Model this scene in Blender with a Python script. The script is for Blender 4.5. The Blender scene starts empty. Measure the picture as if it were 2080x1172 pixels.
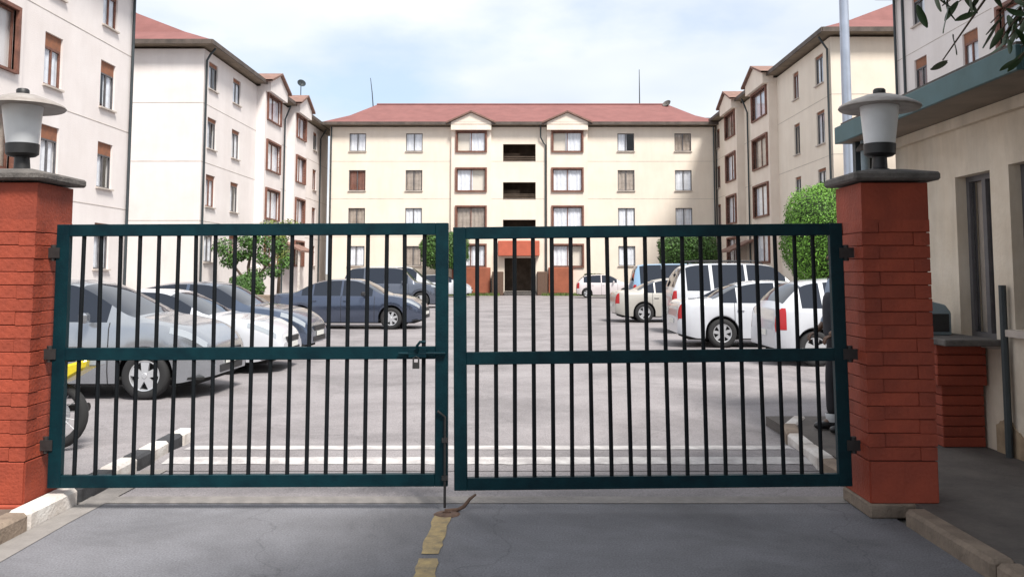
import bpy, bmesh, math, random
from mathutils import Vector, Matrix
random.seed(11)
PI = math.pi
R = math.radians
scene = bpy.context.scene
col = scene.collection

# ------------------------------------------------------------------ camera
cd = bpy.data.cameras.new('camera')
cam = bpy.data.objects.new('camera', cd)
col.objects.link(cam)
cam.location = (0, 0, 1.6)
cam.rotation_euler = (R(94.5), 0, 0)
cd.sensor_width = 36.0
cd.lens = 29.42
cd.shift_x = -0.0096
cd.shift_y = -0.0792
cd.clip_start = 0.05
cd.clip_end = 3000
scene.camera = cam

# ------------------------------------------------------------------ sky and sun
SUN_EL = 55.0
SUN_AZ = (0.54, -0.842)          # horizontal direction towards the sun: right of and behind the camera
w = bpy.data.worlds.new('World')
scene.world = w
w.use_nodes = True
wn = w.node_tree.nodes
wl = w.node_tree.links
wn.clear()
wo = wn.new('ShaderNodeOutputWorld')
bg = wn.new('ShaderNodeBackground')
bg.inputs['Strength'].default_value = 0.1
sky = wn.new('ShaderNodeTexSky')
sky.sky_type = 'NISHITA'
sky.sun_disc = False
sky.sun_elevation = R(SUN_EL)
sky.sun_rotation = math.atan2(SUN_AZ[0], SUN_AZ[1])
sky.air_density = 1.0
sky.dust_density = 1.5
tc = wn.new('ShaderNodeTexCoord')
sep = wn.new('ShaderNodeSeparateXYZ')
wl.new(tc.outputs['Generated'], sep.inputs[0])
den = wn.new('ShaderNodeMath'); den.operation = 'MAXIMUM'; den.inputs[1].default_value = 0.0
wl.new(sep.outputs['Z'], den.inputs[0])
den2 = wn.new('ShaderNodeMath'); den2.operation = 'ADD'; den2.inputs[1].default_value = 0.22
wl.new(den.outputs[0], den2.inputs[0])
dx = wn.new('ShaderNodeMath'); dx.operation = 'DIVIDE'
dy = wn.new('ShaderNodeMath'); dy.operation = 'DIVIDE'
wl.new(sep.outputs['X'], dx.inputs[0]); wl.new(den2.outputs[0], dx.inputs[1])
wl.new(sep.outputs['Y'], dy.inputs[0]); wl.new(den2.outputs[0], dy.inputs[1])
cmb = wn.new('ShaderNodeCombineXYZ')
wl.new(dx.outputs[0], cmb.inputs[0]); wl.new(dy.outputs[0], cmb.inputs[1])
cmb.inputs[2].default_value = 3.7
nz = wn.new('ShaderNodeTexNoise')
nz.inputs['Scale'].default_value = 1.25
nz.inputs['Detail'].default_value = 7
nz.inputs['Roughness'].default_value = 0.52
wl.new(cmb.outputs[0], nz.inputs['Vector'])
rmp = wn.new('ShaderNodeValToRGB')
rmp.color_ramp.elements[0].position = 0.27
rmp.color_ramp.elements[0].color = (0.42, 0.42, 0.42, 1)
rmp.color_ramp.elements[1].position = 0.44
rmp.color_ramp.elements[1].color = (0.95, 0.95, 0.95, 1)
wl.new(nz.outputs['Fac'], rmp.inputs['Fac'])
nz2 = wn.new('ShaderNodeTexNoise')
nz2.inputs['Scale'].default_value = 0.9
nz2.inputs['Detail'].default_value = 4
wl.new(cmb.outputs[0], nz2.inputs['Vector'])
cr = wn.new('ShaderNodeValToRGB')
cr.color_ramp.elements[0].position = 0.36
cr.color_ramp.elements[0].color = (3.7, 4.05, 4.55, 1)
cr.color_ramp.elements[1].position = 0.62
cr.color_ramp.elements[1].color = (5.1, 5.2, 5.35, 1)
wl.new(nz2.outputs['Fac'], cr.inputs['Fac'])
mx = wn.new('ShaderNodeMix'); mx.data_type = 'RGBA'
wl.new(rmp.outputs['Color'], mx.inputs['Factor'])
wl.new(sky.outputs[0], mx.inputs['A'])
wl.new(cr.outputs['Color'], mx.inputs['B'])
wl.new(mx.outputs['Result'], bg.inputs['Color'])
wl.new(bg.outputs[0], wo.inputs['Surface'])

sd = bpy.data.lights.new('sun', 'SUN')
sd.energy = 2.8
sd.angle = R(14)
sd.color = (1.0, 0.955, 0.89)
sun = bpy.data.objects.new('sun', sd)
col.objects.link(sun)
sv = Vector((SUN_AZ[0] * math.cos(R(SUN_EL)), SUN_AZ[1] * math.cos(R(SUN_EL)), math.sin(R(SUN_EL))))
sun.rotation_euler = sv.to_track_quat('Z', 'Y').to_euler()
sun.location = (20, -20, 40)

scene.view_settings.view_transform = 'Standard'
scene.view_settings.look = 'None'
scene.view_settings.gamma = 1.0
scene.view_settings.exposure = 1.14
scene.view_settings.use_curve_mapping = False


# ------------------------------------------------------------------ helpers
def tag(o, label=None, cat=None, group=None, kind=None):
    if label: o['label'] = label
    if cat: o['category'] = cat
    if group: o['group'] = group
    if kind: o['kind'] = kind
    return o


def empty(name, loc=(0, 0, 0), rz=0.0, parent=None):
    o = bpy.data.objects.new(name, None)
    o.empty_display_size = 0.2
    col.objects.link(o)
    o.location = loc
    o.rotation_euler = (0, 0, rz)
    if parent: o.parent = parent
    return o


def link_mesh(name, me, parent=None, loc=None, rot=None):
    o = bpy.data.objects.new(name, me)
    col.objects.link(o)
    if parent: o.parent = parent
    if loc: o.location = loc
    if rot: o.rotation_euler = rot
    return o


class MB:
    """collects faces; build() links them as ONE mesh object"""
    def __init__(s):
        s.v = []; s.f = []; s.mi = []

    def add(s, vs, fs, m=0):
        b = len(s.v)
        s.v += [tuple(p) for p in vs]
        for f in fs:
            s.f.append(tuple(b + i for i in f)); s.mi.append(m)

    def quad(s, a, b, c, d, m=0):
        s.add((a, b, c, d), ((0, 1, 2, 3),), m)

    def box(s, x0, x1, y0, y1, z0, z1, m=0, M=None):
        vs = [Vector(p) for p in ((x0, y0, z0), (x1, y0, z0), (x1, y1, z0), (x0, y1, z0), (x0, y0, z1), (x1, y0, z1), (x1, y1, z1), (x0, y1, z1))]
        if M: vs = [M @ p for p in vs]
        s.add(vs, ((3, 2, 1, 0), (4, 5, 6, 7), (0, 1, 5, 4), (1, 2, 6, 5), (2, 3, 7, 6), (3, 0, 4, 7)), m)

    def tube(s, pts, r, n=10, m=0, caps=True):
        pts = [Vector(p) for p in pts]
        rs = r if isinstance(r, (list, tuple)) else [r] * len(pts)
        b = len(s.v)
        up = Vector((0, 0, 1))
        prev = None
        for i, p in enumerate(pts):
            a = pts[max(i - 1, 0)]; c = pts[min(i + 1, len(pts) - 1)]
            t = (c - a).normalized()
            if prev is None:
                u = t.cross(up)
                if u.length < 1e-3: u = t.cross(Vector((1, 0, 0)))
            else:
                u = prev - t * prev.dot(t)
            u.normalize(); prev = u
            vv = t.cross(u)
            for k in range(n):
                an = 2 * PI * k / n
                s.v.append(tuple(p + (u * math.cos(an) + vv * math.sin(an)) * rs[i]))
        for i in range(len(pts) - 1):
            for k in range(n):
                k2 = (k + 1) % n
                s.f.append((b + i * n + k, b + i * n + k2, b + (i + 1) * n + k2, b + (i + 1) * n + k)); s.mi.append(m)
        if caps:
            s.f.append(tuple(b + k for k in reversed(range(n)))); s.mi.append(m)
            e = b + (len(pts) - 1) * n
            s.f.append(tuple(e + k for k in range(n))); s.mi.append(m)

    def lathe(s, prof, n=24, c=(0, 0, 0), axis='z', m=0):
        b = len(s.v)
        for (r, h) in prof:
            for k in range(n):
                a = 2 * PI * k / n
                if axis == 'z': p = (c[0] + r * math.cos(a), c[1] + r * math.sin(a), c[2] + h)
                else: p = (c[0] + r * math.cos(a), c[1] + h, c[2] + r * math.sin(a))
                s.v.append(p)
        for i in range(len(prof) - 1):
            for k in range(n):
                k2 = (k + 1) % n
                q = (b + i * n + k, b + i * n + k2, b + (i + 1) * n + k2, b + (i + 1) * n + k)
                s.f.append(q if axis == 'z' else q[::-1]); s.mi.append(m)

    def mesh(s, name, mats, smooth=False, sharp=None, bevel=0.0):
        me = bpy.data.meshes.new(name)
        me.from_pydata(s.v, [], s.f)
        ms = mats if isinstance(mats, (list, tuple)) else [mats]
        for m in ms: me.materials.append(m)
        if len(ms) > 1: me.polygons.foreach_set('material_index', s.mi)
        if bevel > 0:
            bm = bmesh.new(); bm.from_mesh(me)
            bmesh.ops.bevel(bm, geom=list(bm.edges), offset=bevel, segments=1, affect='EDGES', profile=0.5)
            bm.to_mesh(me); bm.free()
        if smooth:
            me.polygons.foreach_set('use_smooth', [True] * len(me.polygons))
            if sharp: me.set_sharp_from_angle(angle=R(sharp))
        me.update()
        return me

    def build(s, name, mats, parent=None, smooth=False, sharp=None, bevel=0.0, loc=None, rot=None):
        return link_mesh(name, s.mesh(name, mats, smooth, sharp, bevel), parent, loc, rot)


def lin(c):
    return tuple(((x / 255) / 12.92 if x / 255 <= 0.04045 else ((x / 255 + 0.055) / 1.055) ** 2.4) for x in c)


def mat(name, c, rough=0.7, var=0.0, scale=6.0, bump=0.0, bscale=60.0, metal=0.0, spec=0.5, c2=None, isl=0.0, coat=0.0, streak=False, grime=0.0, objr=0.0):
    m = bpy.data.materials.new(name)
    m.use_nodes = True
    nt = m.node_tree; n = nt.nodes; l = nt.links
    p = n['Principled BSDF']
    p.inputs['Base Color'].default_value = (*c, 1)
    p.inputs['Roughness'].default_value = rough
    p.inputs['Metallic'].default_value = metal
    p.inputs['Specular IOR Level'].default_value = spec
    if coat: p.inputs['Coat Weight'].default_value = coat; p.inputs['Coat Roughness'].default_value = 0.06
    t = n.new('ShaderNodeTexCoord')
    src = None
    if var > 0 or c2:
        z = n.new('ShaderNodeTexNoise'); z.inputs['Scale'].default_value = scale; z.inputs['Detail'].default_value = 6
        z.inputs['Roughness'].default_value = 0.62
        if streak:
            mp = n.new('ShaderNodeMapping'); mp.inputs['Scale'].default_value = (1, 1, 0.12)
            l.new(t.outputs['Object'], mp.inputs[0]); l.new(mp.outputs[0], z.inputs['Vector'])
        else:
            l.new(t.outputs['Object'], z.inputs['Vector'])
        rp = n.new('ShaderNodeValToRGB')
        a = c2 if c2 else tuple(x * (1 - var) for x in c)
        b = c if c2 else tuple(min(1, x * (1 + var)) for x in c)
        rp.color_ramp.elements[0].position = 0.34; rp.color_ramp.elements[0].color = (*a, 1)
        rp.color_ramp.elements[1].position = 0.66; rp.color_ramp.elements[1].color = (*b, 1)
        l.new(z.outputs['Fac'], rp.inputs['Fac'])
        src = rp.outputs['Color']
    if isl > 0:
        g = n.new('ShaderNodeNewGeometry')
        hs = n.new('ShaderNodeHueSaturation')
        mr = n.new('ShaderNodeMapRange')
        mr.inputs['To Min'].default_value = 1 - isl; mr.inputs['To Max'].default_value = 1 + isl
        l.new(g.outputs['Random Per Island'], mr.inputs['Value'])
        l.new(mr.outputs[0], hs.inputs['Value'])
        if src: l.new(src, hs.inputs['Color'])
        else: hs.inputs['Color'].default_value = (*c, 1)
        src = hs.outputs['Color']
    def mul(fac_out, lo, hi, src_):
        mr_ = n.new('ShaderNodeMapRange'); mr_.inputs['From Min'].default_value = lo[0]; mr_.inputs['From Max'].default_value = hi[0]
        mr_.inputs['To Min'].default_value = lo[1]; mr_.inputs['To Max'].default_value = hi[1]
        l.new(fac_out, mr_.inputs['Value'])
        mm_ = n.new('ShaderNodeMix'); mm_.data_type = 'RGBA'; mm_.blend_type = 'MULTIPLY'; mm_.inputs['Factor'].default_value = 1
        if src_: l.new(src_, mm_.inputs['A'])
        else: mm_.inputs['A'].default_value = (*c, 1)
        l.new(mr_.outputs[0], mm_.inputs['B'])
        return mm_.outputs['Result']
    if grime > 0:
        mp2 = n.new('ShaderNodeMapping'); mp2.inputs['Scale'].default_value = (1.3, 1.3, 0.2)
        l.new(t.outputs['Object'], mp2.inputs[0])
        zg = n.new('ShaderNodeTexNoise'); zg.inputs['Scale'].default_value = 1.3; zg.inputs['Detail'].default_value = 7; zg.inputs['Roughness'].default_value = 0.7
        l.new(mp2.outputs[0], zg.inputs['Vector'])
        src = mul(zg.outputs['Fac'], (0.32, 1 - grime), (0.62, 1.0), src)
    if objr > 0:
        oi = n.new('ShaderNodeObjectInfo')
        src = mul(oi.outputs['Random'], (0.0, 1 - objr), (1.0, 1 + objr), src)
    if src: l.new(src, p.inputs['Base Color'])
    if bump > 0:
        z2 = n.new('ShaderNodeTexNoise'); z2.inputs['Scale'].default_value = bscale; z2.inputs['Detail'].default_value = 5
        l.new(t.outputs['Object'], z2.inputs['Vector'])
        bp = n.new('ShaderNodeBump'); bp.inputs['Strength'].default_value = bump; bp.inputs['Distance'].default_value = 0.02
        l.new(z2.outputs['Fac'], bp.inputs['Height']); l.new(bp.outputs[0], p.inputs['Normal'])
    return m


def glass_mat(name, tint, clear=0.6):
    m = bpy.data.materials.new(name); m.use_nodes = True
    nt = m.node_tree; n = nt.nodes; l = nt.links; n.clear()
    o = n.new('ShaderNodeOutputMaterial')
    tr = n.new('ShaderNodeBsdfTransparent'); tr.inputs[0].default_value = (*tint, 1)
    gl = n.new('ShaderNodeBsdfGlossy'); gl.inputs['Roughness'].default_value = 0.03
    gl.inputs[0].default_value = (0.9, 0.93, 0.96, 1)
    fr = n.new('ShaderNodeFresnel'); fr.inputs[0].default_value = 1.5
    ad = n.new('ShaderNodeMath'); ad.operation = 'ADD'; ad.inputs[1].default_value = 0.0; ad.use_clamp = True
    ge = n.new('ShaderNodeNewGeometry')
    fb = n.new('ShaderNodeMath'); fb.operation = 'SUBTRACT'; fb.inputs[0].default_value = 1.0; l.new(ge.outputs['Backfacing'], fb.inputs[1])
    fm = n.new('ShaderNodeMath'); fm.operation = 'MULTIPLY'; l.new(fr.outputs[0], fm.inputs[0]); l.new(fb.outputs[0], fm.inputs[1])
    l.new(fm.outputs[0], ad.inputs[0])
    mx = n.new('ShaderNodeMixShader')
    l.new(ad.outputs[0], mx.inputs[0]); l.new(tr.outputs[0], mx.inputs[1]); l.new(gl.outputs[0], mx.inputs[2])
    l.new(mx.outputs[0], o.inputs[0])
    return m


M = {}
M['white_plaster'] = mat('white_plaster', (0.78, 0.73, 0.71), 0.9, c2=(0.71, 0.655, 0.63), scale=0.5, grime=0.055, bump=0.25, bscale=25)
M['cream_plaster'] = mat('cream_plaster', (0.79, 0.71, 0.61), 0.9, c2=(0.73, 0.645, 0.545), scale=0.45, grime=0.065, bump=0.25, bscale=25)
M['pink_plaster'] = mat('pink_plaster', (0.79, 0.70, 0.61), 0.9, c2=(0.73, 0.63, 0.54), scale=0.8, grime=0.065, bump=0.2, bscale=25)
M['joint'] = mat('joint', (0.42, 0.37, 0.33), 0.9, var=0.3, scale=1.5)
M['roof'] = mat('roof', (0.22, 0.088, 0.080), 0.8, c2=(0.175, 0.068, 0.062), scale=1.2, bump=0.3, bscale=18)
M['roof_brown'] = mat('roof_brown', (0.26, 0.15, 0.12), 0.8, c2=(0.17, 0.10, 0.08), scale=2.5, bump=0.4, bscale=20)
for _r in ('roof', 'roof_brown'):                                   # rows of tiles: fine relief beyond the reach of single tiles
    _nt = M[_r].node_tree; _n = _nt.nodes; _l = _nt.links; _p = _n['Principled BSDF']
    _t = _n.new('ShaderNodeTexCoord'); _w = _n.new('ShaderNodeTexWave'); _w.bands_direction = 'Z'; _w.wave_profile = 'SAW'
    _w.inputs['Scale'].default_value = 1.9; _w.inputs['Distortion'].default_value = 0.4; _l.new(_t.outputs['Object'], _w.inputs['Vector'])
    _b = _n.new('ShaderNodeBump'); _b.inputs['Strength'].default_value = 0.6; _b.inputs['Distance'].default_value = 0.04
    _l.new(_w.outputs['Fac'], _b.inputs['Height'])
    if _p.inputs['Normal'].links: _l.new(_p.inputs['Normal'].links[0].from_socket, _b.inputs['Normal'])
    _l.new(_b.outputs[0], _p.inputs['Normal'])
M['fascia'] = mat('fascia', (0.085, 0.066, 0.055), 0.7, var=0.35, scale=2)
M['soffit'] = mat('soffit', (0.20, 0.16, 0.12), 0.8, var=0.2, scale=2)
M['brown_frame'] = mat('brown_frame', (0.165, 0.070, 0.048), 0.6, var=0.3, scale=4)
M['brown_head'] = mat('brown_head', (0.30, 0.115, 0.055), 0.75, c2=(0.19, 0.085, 0.05), scale=5)
M['grey_frame'] = mat('grey_frame', (0.10, 0.095, 0.10), 0.5, var=0.2, scale=4)
M['curtain'] = mat('curtain', (0.78, 0.78, 0.82), 0.95, var=0.1, scale=3)
M['curtain_tan'] = mat('curtain_tan', (0.38, 0.31, 0.26), 0.95, var=0.2, scale=3)
M['curtain_brown'] = mat('curtain_brown', (0.20, 0.085, 0.06), 0.95, var=0.2, scale=3)
M['glass'] = glass_mat('glass', (0.97, 0.98, 0.985))
M['car_glass'] = mat('car_glass', (0.012, 0.017, 0.028), 0.03, spec=0.5)
M['car_glass'].node_tree.nodes['Principled BSDF'].inputs['IOR'].default_value = 1.5
M['interior'] = mat('interior', (0.13, 0.095, 0.07), 0.9, var=0.3, scale=2)
M['pipe'] = mat('pipe', (0.030, 0.040, 0.045), 0.5, var=0.2, scale=3)
M['gate'] = mat('gate', (0.002, 0.026, 0.034), 0.45, spec=0.16, c2=(0.001, 0.015, 0.022), scale=7, bump=0.12, bscale=90)
M['bar'] = mat('bar', (0.004, 0.006, 0.008), 0.65, spec=0.2, var=0.3, scale=8)
M['iron'] = mat('iron', (0.022, 0.020, 0.020), 0.6, var=0.3, scale=20)
M['rust'] = mat('rust', (0.11, 0.065, 0.045), 0.8, var=0.4, scale=20)
M['concrete'] = mat('concrete', (0.15, 0.135, 0.125), 0.9, c2=(0.075, 0.068, 0.064), scale=7, bump=0.5, bscale=60)
M['mortar'] = mat('mortar', (0.10, 0.020, 0.011), 0.9, var=0.2, scale=9)
M['brick'] = mat('brick', (0.34, 0.057, 0.025), 0.72, c2=(0.25, 0.041, 0.019), scale=4, objr=0.10, grime=0.25, bump=0.3, bscale=45)
M['lamp_white'] = mat('lamp_white', (0.72, 0.74, 0.76), 0.35, var=0.06, scale=4)
M['lamp_hat'] = mat('lamp_hat', (0.34, 0.31, 0.29), 0.5, c2=(0.22, 0.19, 0.17), scale=8)
M['black'] = mat('black', (0.016, 0.016, 0.017), 0.5, var=0.2, scale=12)
M['teal'] = mat('teal', (0.062, 0.135, 0.15), 0.55, c2=(0.045, 0.10, 0.105), scale=2.5)
M['guard_wall'] = mat('guard_wall', (0.78, 0.69, 0.57), 0.9, c2=(0.64, 0.54, 0.42), scale=1.6, grime=0.3, bump=0.3, bscale=25)
M['guard_base'] = mat('guard_base', (0.42, 0.32, 0.21), 0.9, c2=(0.24, 0.17, 0.11), scale=5, bump=0.4, bscale=30)
M['steel'] = mat('steel', (0.42, 0.46, 0.54), 0.35, var=0.12, scale=3, metal=0.6)
M['pale_blue'] = mat('pale_blue', (0.22, 0.28, 0.31), 0.5, var=0.15, scale=4)
M['yellow_line'] = mat('yellow_line', (0.43, 0.32, 0.15), 0.85, c2=(0.22, 0.175, 0.11), scale=11, bump=0.3, bscale=80)
M['white_line'] = mat('white_line', (0.56, 0.54, 0.53), 0.85, c2=(0.33, 0.31, 0.31), scale=7, bump=0.3, bscale=60)
M['kerb_white'] = mat('kerb_white', (0.66, 0.63, 0.60), 0.85, c2=(0.48, 0.43, 0.39), scale=6, bump=0.4, bscale=40)
M['kerb_black'] = mat('kerb_black', (0.035, 0.036, 0.04), 0.8, var=0.35, scale=8, bump=0.3, bscale=40)
M['kerb_bare'] = mat('kerb_bare', (0.27, 0.21, 0.16), 0.9, c2=(0.17, 0.13, 0.10), scale=7, bump=0.5, bscale=45)
M['gutter'] = mat('gutter', (0.27, 0.25, 0.235), 0.9, c2=(0.20, 0.185, 0.175), scale=5, bump=0.4, bscale=50)
M['soil'] = mat('soil', (0.13, 0.10, 0.08), 0.95, var=0.35, scale=6, bump=0.6, bscale=25)
M['apron'] = mat('apron', (0.12, 0.105, 0.095), 0.9, c2=(0.075, 0.065, 0.06), scale=3, bump=0.4, bscale=40)
M['leaf'] = mat('leaf', (0.065, 0.15, 0.022), 0.6, isl=0.5, c2=(0.035, 0.09, 0.014), scale=1.2)
M['leaf_bright'] = mat('leaf_bright', (0.135, 0.30, 0.028), 0.6, isl=0.4, c2=(0.09, 0.215, 0.020), scale=1.2)
M['leaf_dark'] = mat('leaf_dark', (0.028, 0.06, 0.018), 0.5, isl=0.4)
M['leaf_yellow'] = mat('leaf_yellow', (0.15, 0.19, 0.035), 0.6, isl=0.5)
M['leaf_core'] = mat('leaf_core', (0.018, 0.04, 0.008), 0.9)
M['bark'] = mat('bark', (0.10, 0.07, 0.05), 0.9, var=0.3, scale=10, bump=0.5, bscale=30)
M['grass'] = mat('grass', (0.10, 0.14, 0.035), 0.8, isl=0.5)
M['orange'] = mat('orange', (0.43, 0.10, 0.055), 0.6, var=0.1, scale=3)
M['orange_wall'] = mat('orange_wall', (0.28, 0.085, 0.045), 0.8, var=0.15, scale=2)
M['tyre'] = mat('tyre', (0.018, 0.018, 0.019), 0.85)
M['rim'] = mat('rim', (0.55, 0.56, 0.58), 0.32, metal=0.55)
M['under'] = mat('under', (0.010, 0.010, 0.010), 0.9)
M['trim'] = mat('trim', (0.02, 0.02, 0.022), 0.55)
M['lamp_red'] = mat('lamp_red', (0.36, 0.010, 0.012), 0.2, spec=0.6)
M['lamp_clear'] = mat('lamp_clear', (0.30, 0.33, 0.36), 0.08, spec=0.9)
M['plate'] = mat('plate', (0.70, 0.70, 0.66), 0.5)


def ground_mat(name, c, c2, scale, rough, crack=0.0):
    m = bpy.data.materials.new(name); m.use_nodes = True
    nt = m.node_tree; n = nt.nodes; l = nt.links; p = n['Principled BSDF']
    t = n.new('ShaderNodeTexCoord')
    z = n.new('ShaderNodeTexNoise'); z.inputs['Scale'].default_value = scale; z.inputs['Detail'].default_value = 8; z.inputs['Roughness'].default_value = 0.65
    l.new(t.outputs['Object'], z.inputs['Vector'])
    rp = n.new('ShaderNodeValToRGB')
    rp.color_ramp.elements[0].position = 0.33; rp.color_ramp.elements[0].color = (*c2, 1)
    rp.color_ramp.elements[1].position = 0.67; rp.color_ramp.elements[1].color = (*c, 1)
    l.new(z.outputs['Fac'], rp.inputs['Fac'])
    g = n.new('ShaderNodeTexNoise'); g.inputs['Scale'].default_value = 90; g.inputs['Detail'].default_value = 4
    l.new(t.outputs['Object'], g.inputs['Vector'])
    gr = n.new('ShaderNodeMapRange'); gr.inputs['From Min'].default_value = 0.3; gr.inputs['From Max'].default_value = 0.7
    gr.inputs['To Min'].default_value = 0.72; gr.inputs['To Max'].default_value = 1.25
    l.new(g.outputs['Fac'], gr.inputs['Value'])
    mm = n.new('ShaderNodeMix'); mm.data_type = 'RGBA'; mm.blend_type = 'MULTIPLY'; mm.inputs['Factor'].default_value = 1
    l.new(rp.outputs['Color'], mm.inputs['A']); l.new(gr.outputs[0], mm.inputs['B'])
    st = n.new('ShaderNodeTexNoise'); st.inputs['Scale'].default_value = 0.55; st.inputs['Detail'].default_value = 5; st.inputs['Roughness'].default_value = 0.7; st.inputs['Distortion'].default_value = 0.6
    l.new(t.outputs['Object'], st.inputs['Vector'])
    sr = n.new('ShaderNodeMapRange'); sr.inputs['From Min'].default_value = 0.36; sr.inputs['From Max'].default_value = 0.56; sr.inputs['To Min'].default_value = 0.74; sr.inputs['To Max'].default_value = 1.06
    l.new(st.outputs['Fac'], sr.inputs['Value'])
    ms = n.new('ShaderNodeMix'); ms.data_type = 'RGBA'; ms.blend_type = 'MULTIPLY'; ms.inputs['Factor'].default_value = 1
    l.new(mm.outputs['Result'], ms.inputs['A']); l.new(sr.outputs[0], ms.inputs['B'])
    out = ms.outputs['Result']
    if crack > 0:
        wn_ = n.new('ShaderNodeTexNoise'); wn_.inputs['Scale'].default_value = 2.0; wn_.inputs['Detail'].default_value = 6
        l.new(t.outputs['Object'], wn_.inputs['Vector'])
        av = n.new('ShaderNodeMix'); av.data_type = 'RGBA'; av.blend_type = 'LINEAR_LIGHT'; av.inputs['Factor'].default_value = 0.35
        l.new(t.outputs['Object'], av.inputs['A']); l.new(wn_.outputs['Color'], av.inputs['B'])
        vo = n.new('ShaderNodeTexVoronoi'); vo.feature = 'DISTANCE_TO_EDGE'; vo.inputs['Scale'].default_value = 0.42
        l.new(av.outputs['Result'], vo.inputs['Vector'])
        cm = n.new('ShaderNodeMapRange'); cm.inputs['From Min'].default_value = 0.0; cm.inputs['From Max'].default_value = 0.005
        cm.inputs['To Min'].default_value = 1 - crack; cm.inputs['To Max'].default_value = 1.0
        l.new(vo.outputs['Distance'], cm.inputs['Value'])
        m2 = n.new('ShaderNodeMix'); m2.data_type = 'RGBA'; m2.blend_type = 'MULTIPLY'; m2.inputs['Factor'].default_value = 1
        l.new(out, m2.inputs['A']); l.new(cm.outputs[0], m2.inputs['B'])
        out = m2.outputs['Result']
    l.new(out, p.inputs['Base Color'])
    p.inputs['Roughness'].default_value = rough
    p.inputs['Specular IOR Level'].default_value = 0.35
    bp = n.new('ShaderNodeBump'); bp.inputs['Strength'].default_value = 0.35; bp.inputs['Distance'].default_value = 0.01
    l.new(g.outputs['Fac'], bp.inputs['Height']); l.new(bp.outputs[0], p.inputs['Normal'])
    return m


M['asphalt'] = ground_mat('asphalt', (0.180, 0.180, 0.196), (0.138, 0.137, 0.148), 1.3, 0.8, 0.22)
M['court'] = ground_mat('court', (0.265, 0.246, 0.252), (0.21, 0.193, 0.198), 0.7, 0.8, 0.2)
M['earth'] = ground_mat('earth', (0.20, 0.19, 0.17), (0.14, 0.13, 0.11), 0.2, 0.95)

# ------------------------------------------------------------------ ground
def sheet(name, x0, x1, y0, y1, z, m):
    b = MB(); b.quad((x0, y0, z), (x1, y0, z), (x1, y1, z), (x0, y1, z))
    return tag(b.build(name, m), kind='structure')


sheet('ground', -900, 900, -60, 1400, -0.02, M['earth'])
sheet('road', -3.08, 2.45, -12, 6.0, 0.0, M['asphalt'])
sheet('courtyard', -15.2, 14.5, 6.0, 62.0, -0.004, M['court'])
sheet('concrete_strip', -3.2, 2.4, 5.98, 6.16, 0.0035, M['gutter'])

# pavement at the guardhouse (dark paving behind the right-hand kerb)
b = MB(); b.box(2.58, 9.0, -4.0, 9.0, -0.3, 0.095)
tag(b.build('pavement', M['apron']), kind='structure')
b = MB(); b.box(-8.0, -3.22, -4.0, 6.1, -0.3, 0.07)
tag(b.build('verge', M['soil']), kind='structure')

# concrete gutter strip along the left kerb
b = MB()
for i in range(13):
    y0 = -2 + i * 0.75
    b.quad((-3.08, y0, 0.004), (-2.90 + 0.012 * math.sin(i * 1.7), y0, 0.004), (-2.90 + 0.012 * math.sin((i + 1) * 1.7), y0 + 0.75, 0.004), (-3.08, y0 + 0.75, 0.004))
tag(b.build('gutter', M['gutter']), kind='structure')

# speed hump with painted edges
b = MB()
prof = [(6.95, 0.0), (7.05, 0.012), (7.25, 0.035), (7.5, 0.045), (7.75, 0.035), (7.95, 0.012), (8.05, 0.0)]
for i in range(len(prof) - 1):
    (ya, za), (yb, zb) = prof[i], prof[i + 1]
    b.quad((-3.08, ya, za), (2.45, ya, za), (2.45, yb, zb), (-3.08, yb, zb))
hump = tag(b.build('speed_hump', M['court'], smooth=True), kind='structure')


def hump_z(y):
    for i in range(len(prof) - 1):
        if prof[i][0] <= y <= prof[i + 1][0]:
            t = (y - prof[i][0]) / (prof[i + 1][0] - prof[i][0])
            return prof[i][1] * (1 - t) + prof[i + 1][1] * t
    return 0.0


def ragged_strip(x0, x1, y0, y1, n, amp, zf):
    b = MB(); ed0 = []; ed1 = []
    for i in range(n + 1):
        x = x0 + (x1 - x0) * i / n
        ed0.append((x, y0 + random.uniform(-amp, amp))); ed1.append((x, y1 + random.uniform(-amp, amp)))
    for i in range(n):
        a0, a1, c0, c1 = ed0[i], ed0[i + 1], ed1[i], ed1[i + 1]
        k = 4
        for j in range(k):
            p = lambda A, C, t: (A[0], A[1] + (C[1] - A[1]) * t, zf(A[1] + (C[1] - A[1]) * t) + 0.004)
            b.quad(p(a0, c0, j / k), p(a1, c1, j / k), p(a1, c1, (j + 1) / k), p(a0, c0, (j + 1) / k))
    return b


for (y0, y1) in ((7.10, 7.28), (7.56, 7.78)):
    ragged_strip(-3.0, 2.42, y0, y1, 60, 0.010, hump_z).build('painted_stripe', M['white_line'], hump)

# worn yellow centre line in front of the gate
b = MB(); n = 46
pts = []
for i in range(n + 1):
    y = 2.2 + (5.68 - 2.2) * i / n
    xc = -0.515 + 0.012 * math.sin(y * 2.1)
    pts.append((xc - 0.055 + random.uniform(-0.010, 0.008), xc + 0.055 + random.uniform(-0.008, 0.010), y))
for i in range(n):
    a, c = pts[i], pts[i + 1]
    if abs(a[2] - 4.86) < 0.02: continue
    b.quad((a[0], a[2], 0.004), (a[1], a[2], 0.004), (c[1], c[2], 0.004), (c[0], c[2], 0.004))
tag(b.build('road_line', M['yellow_line']), kind='structure')


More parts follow.
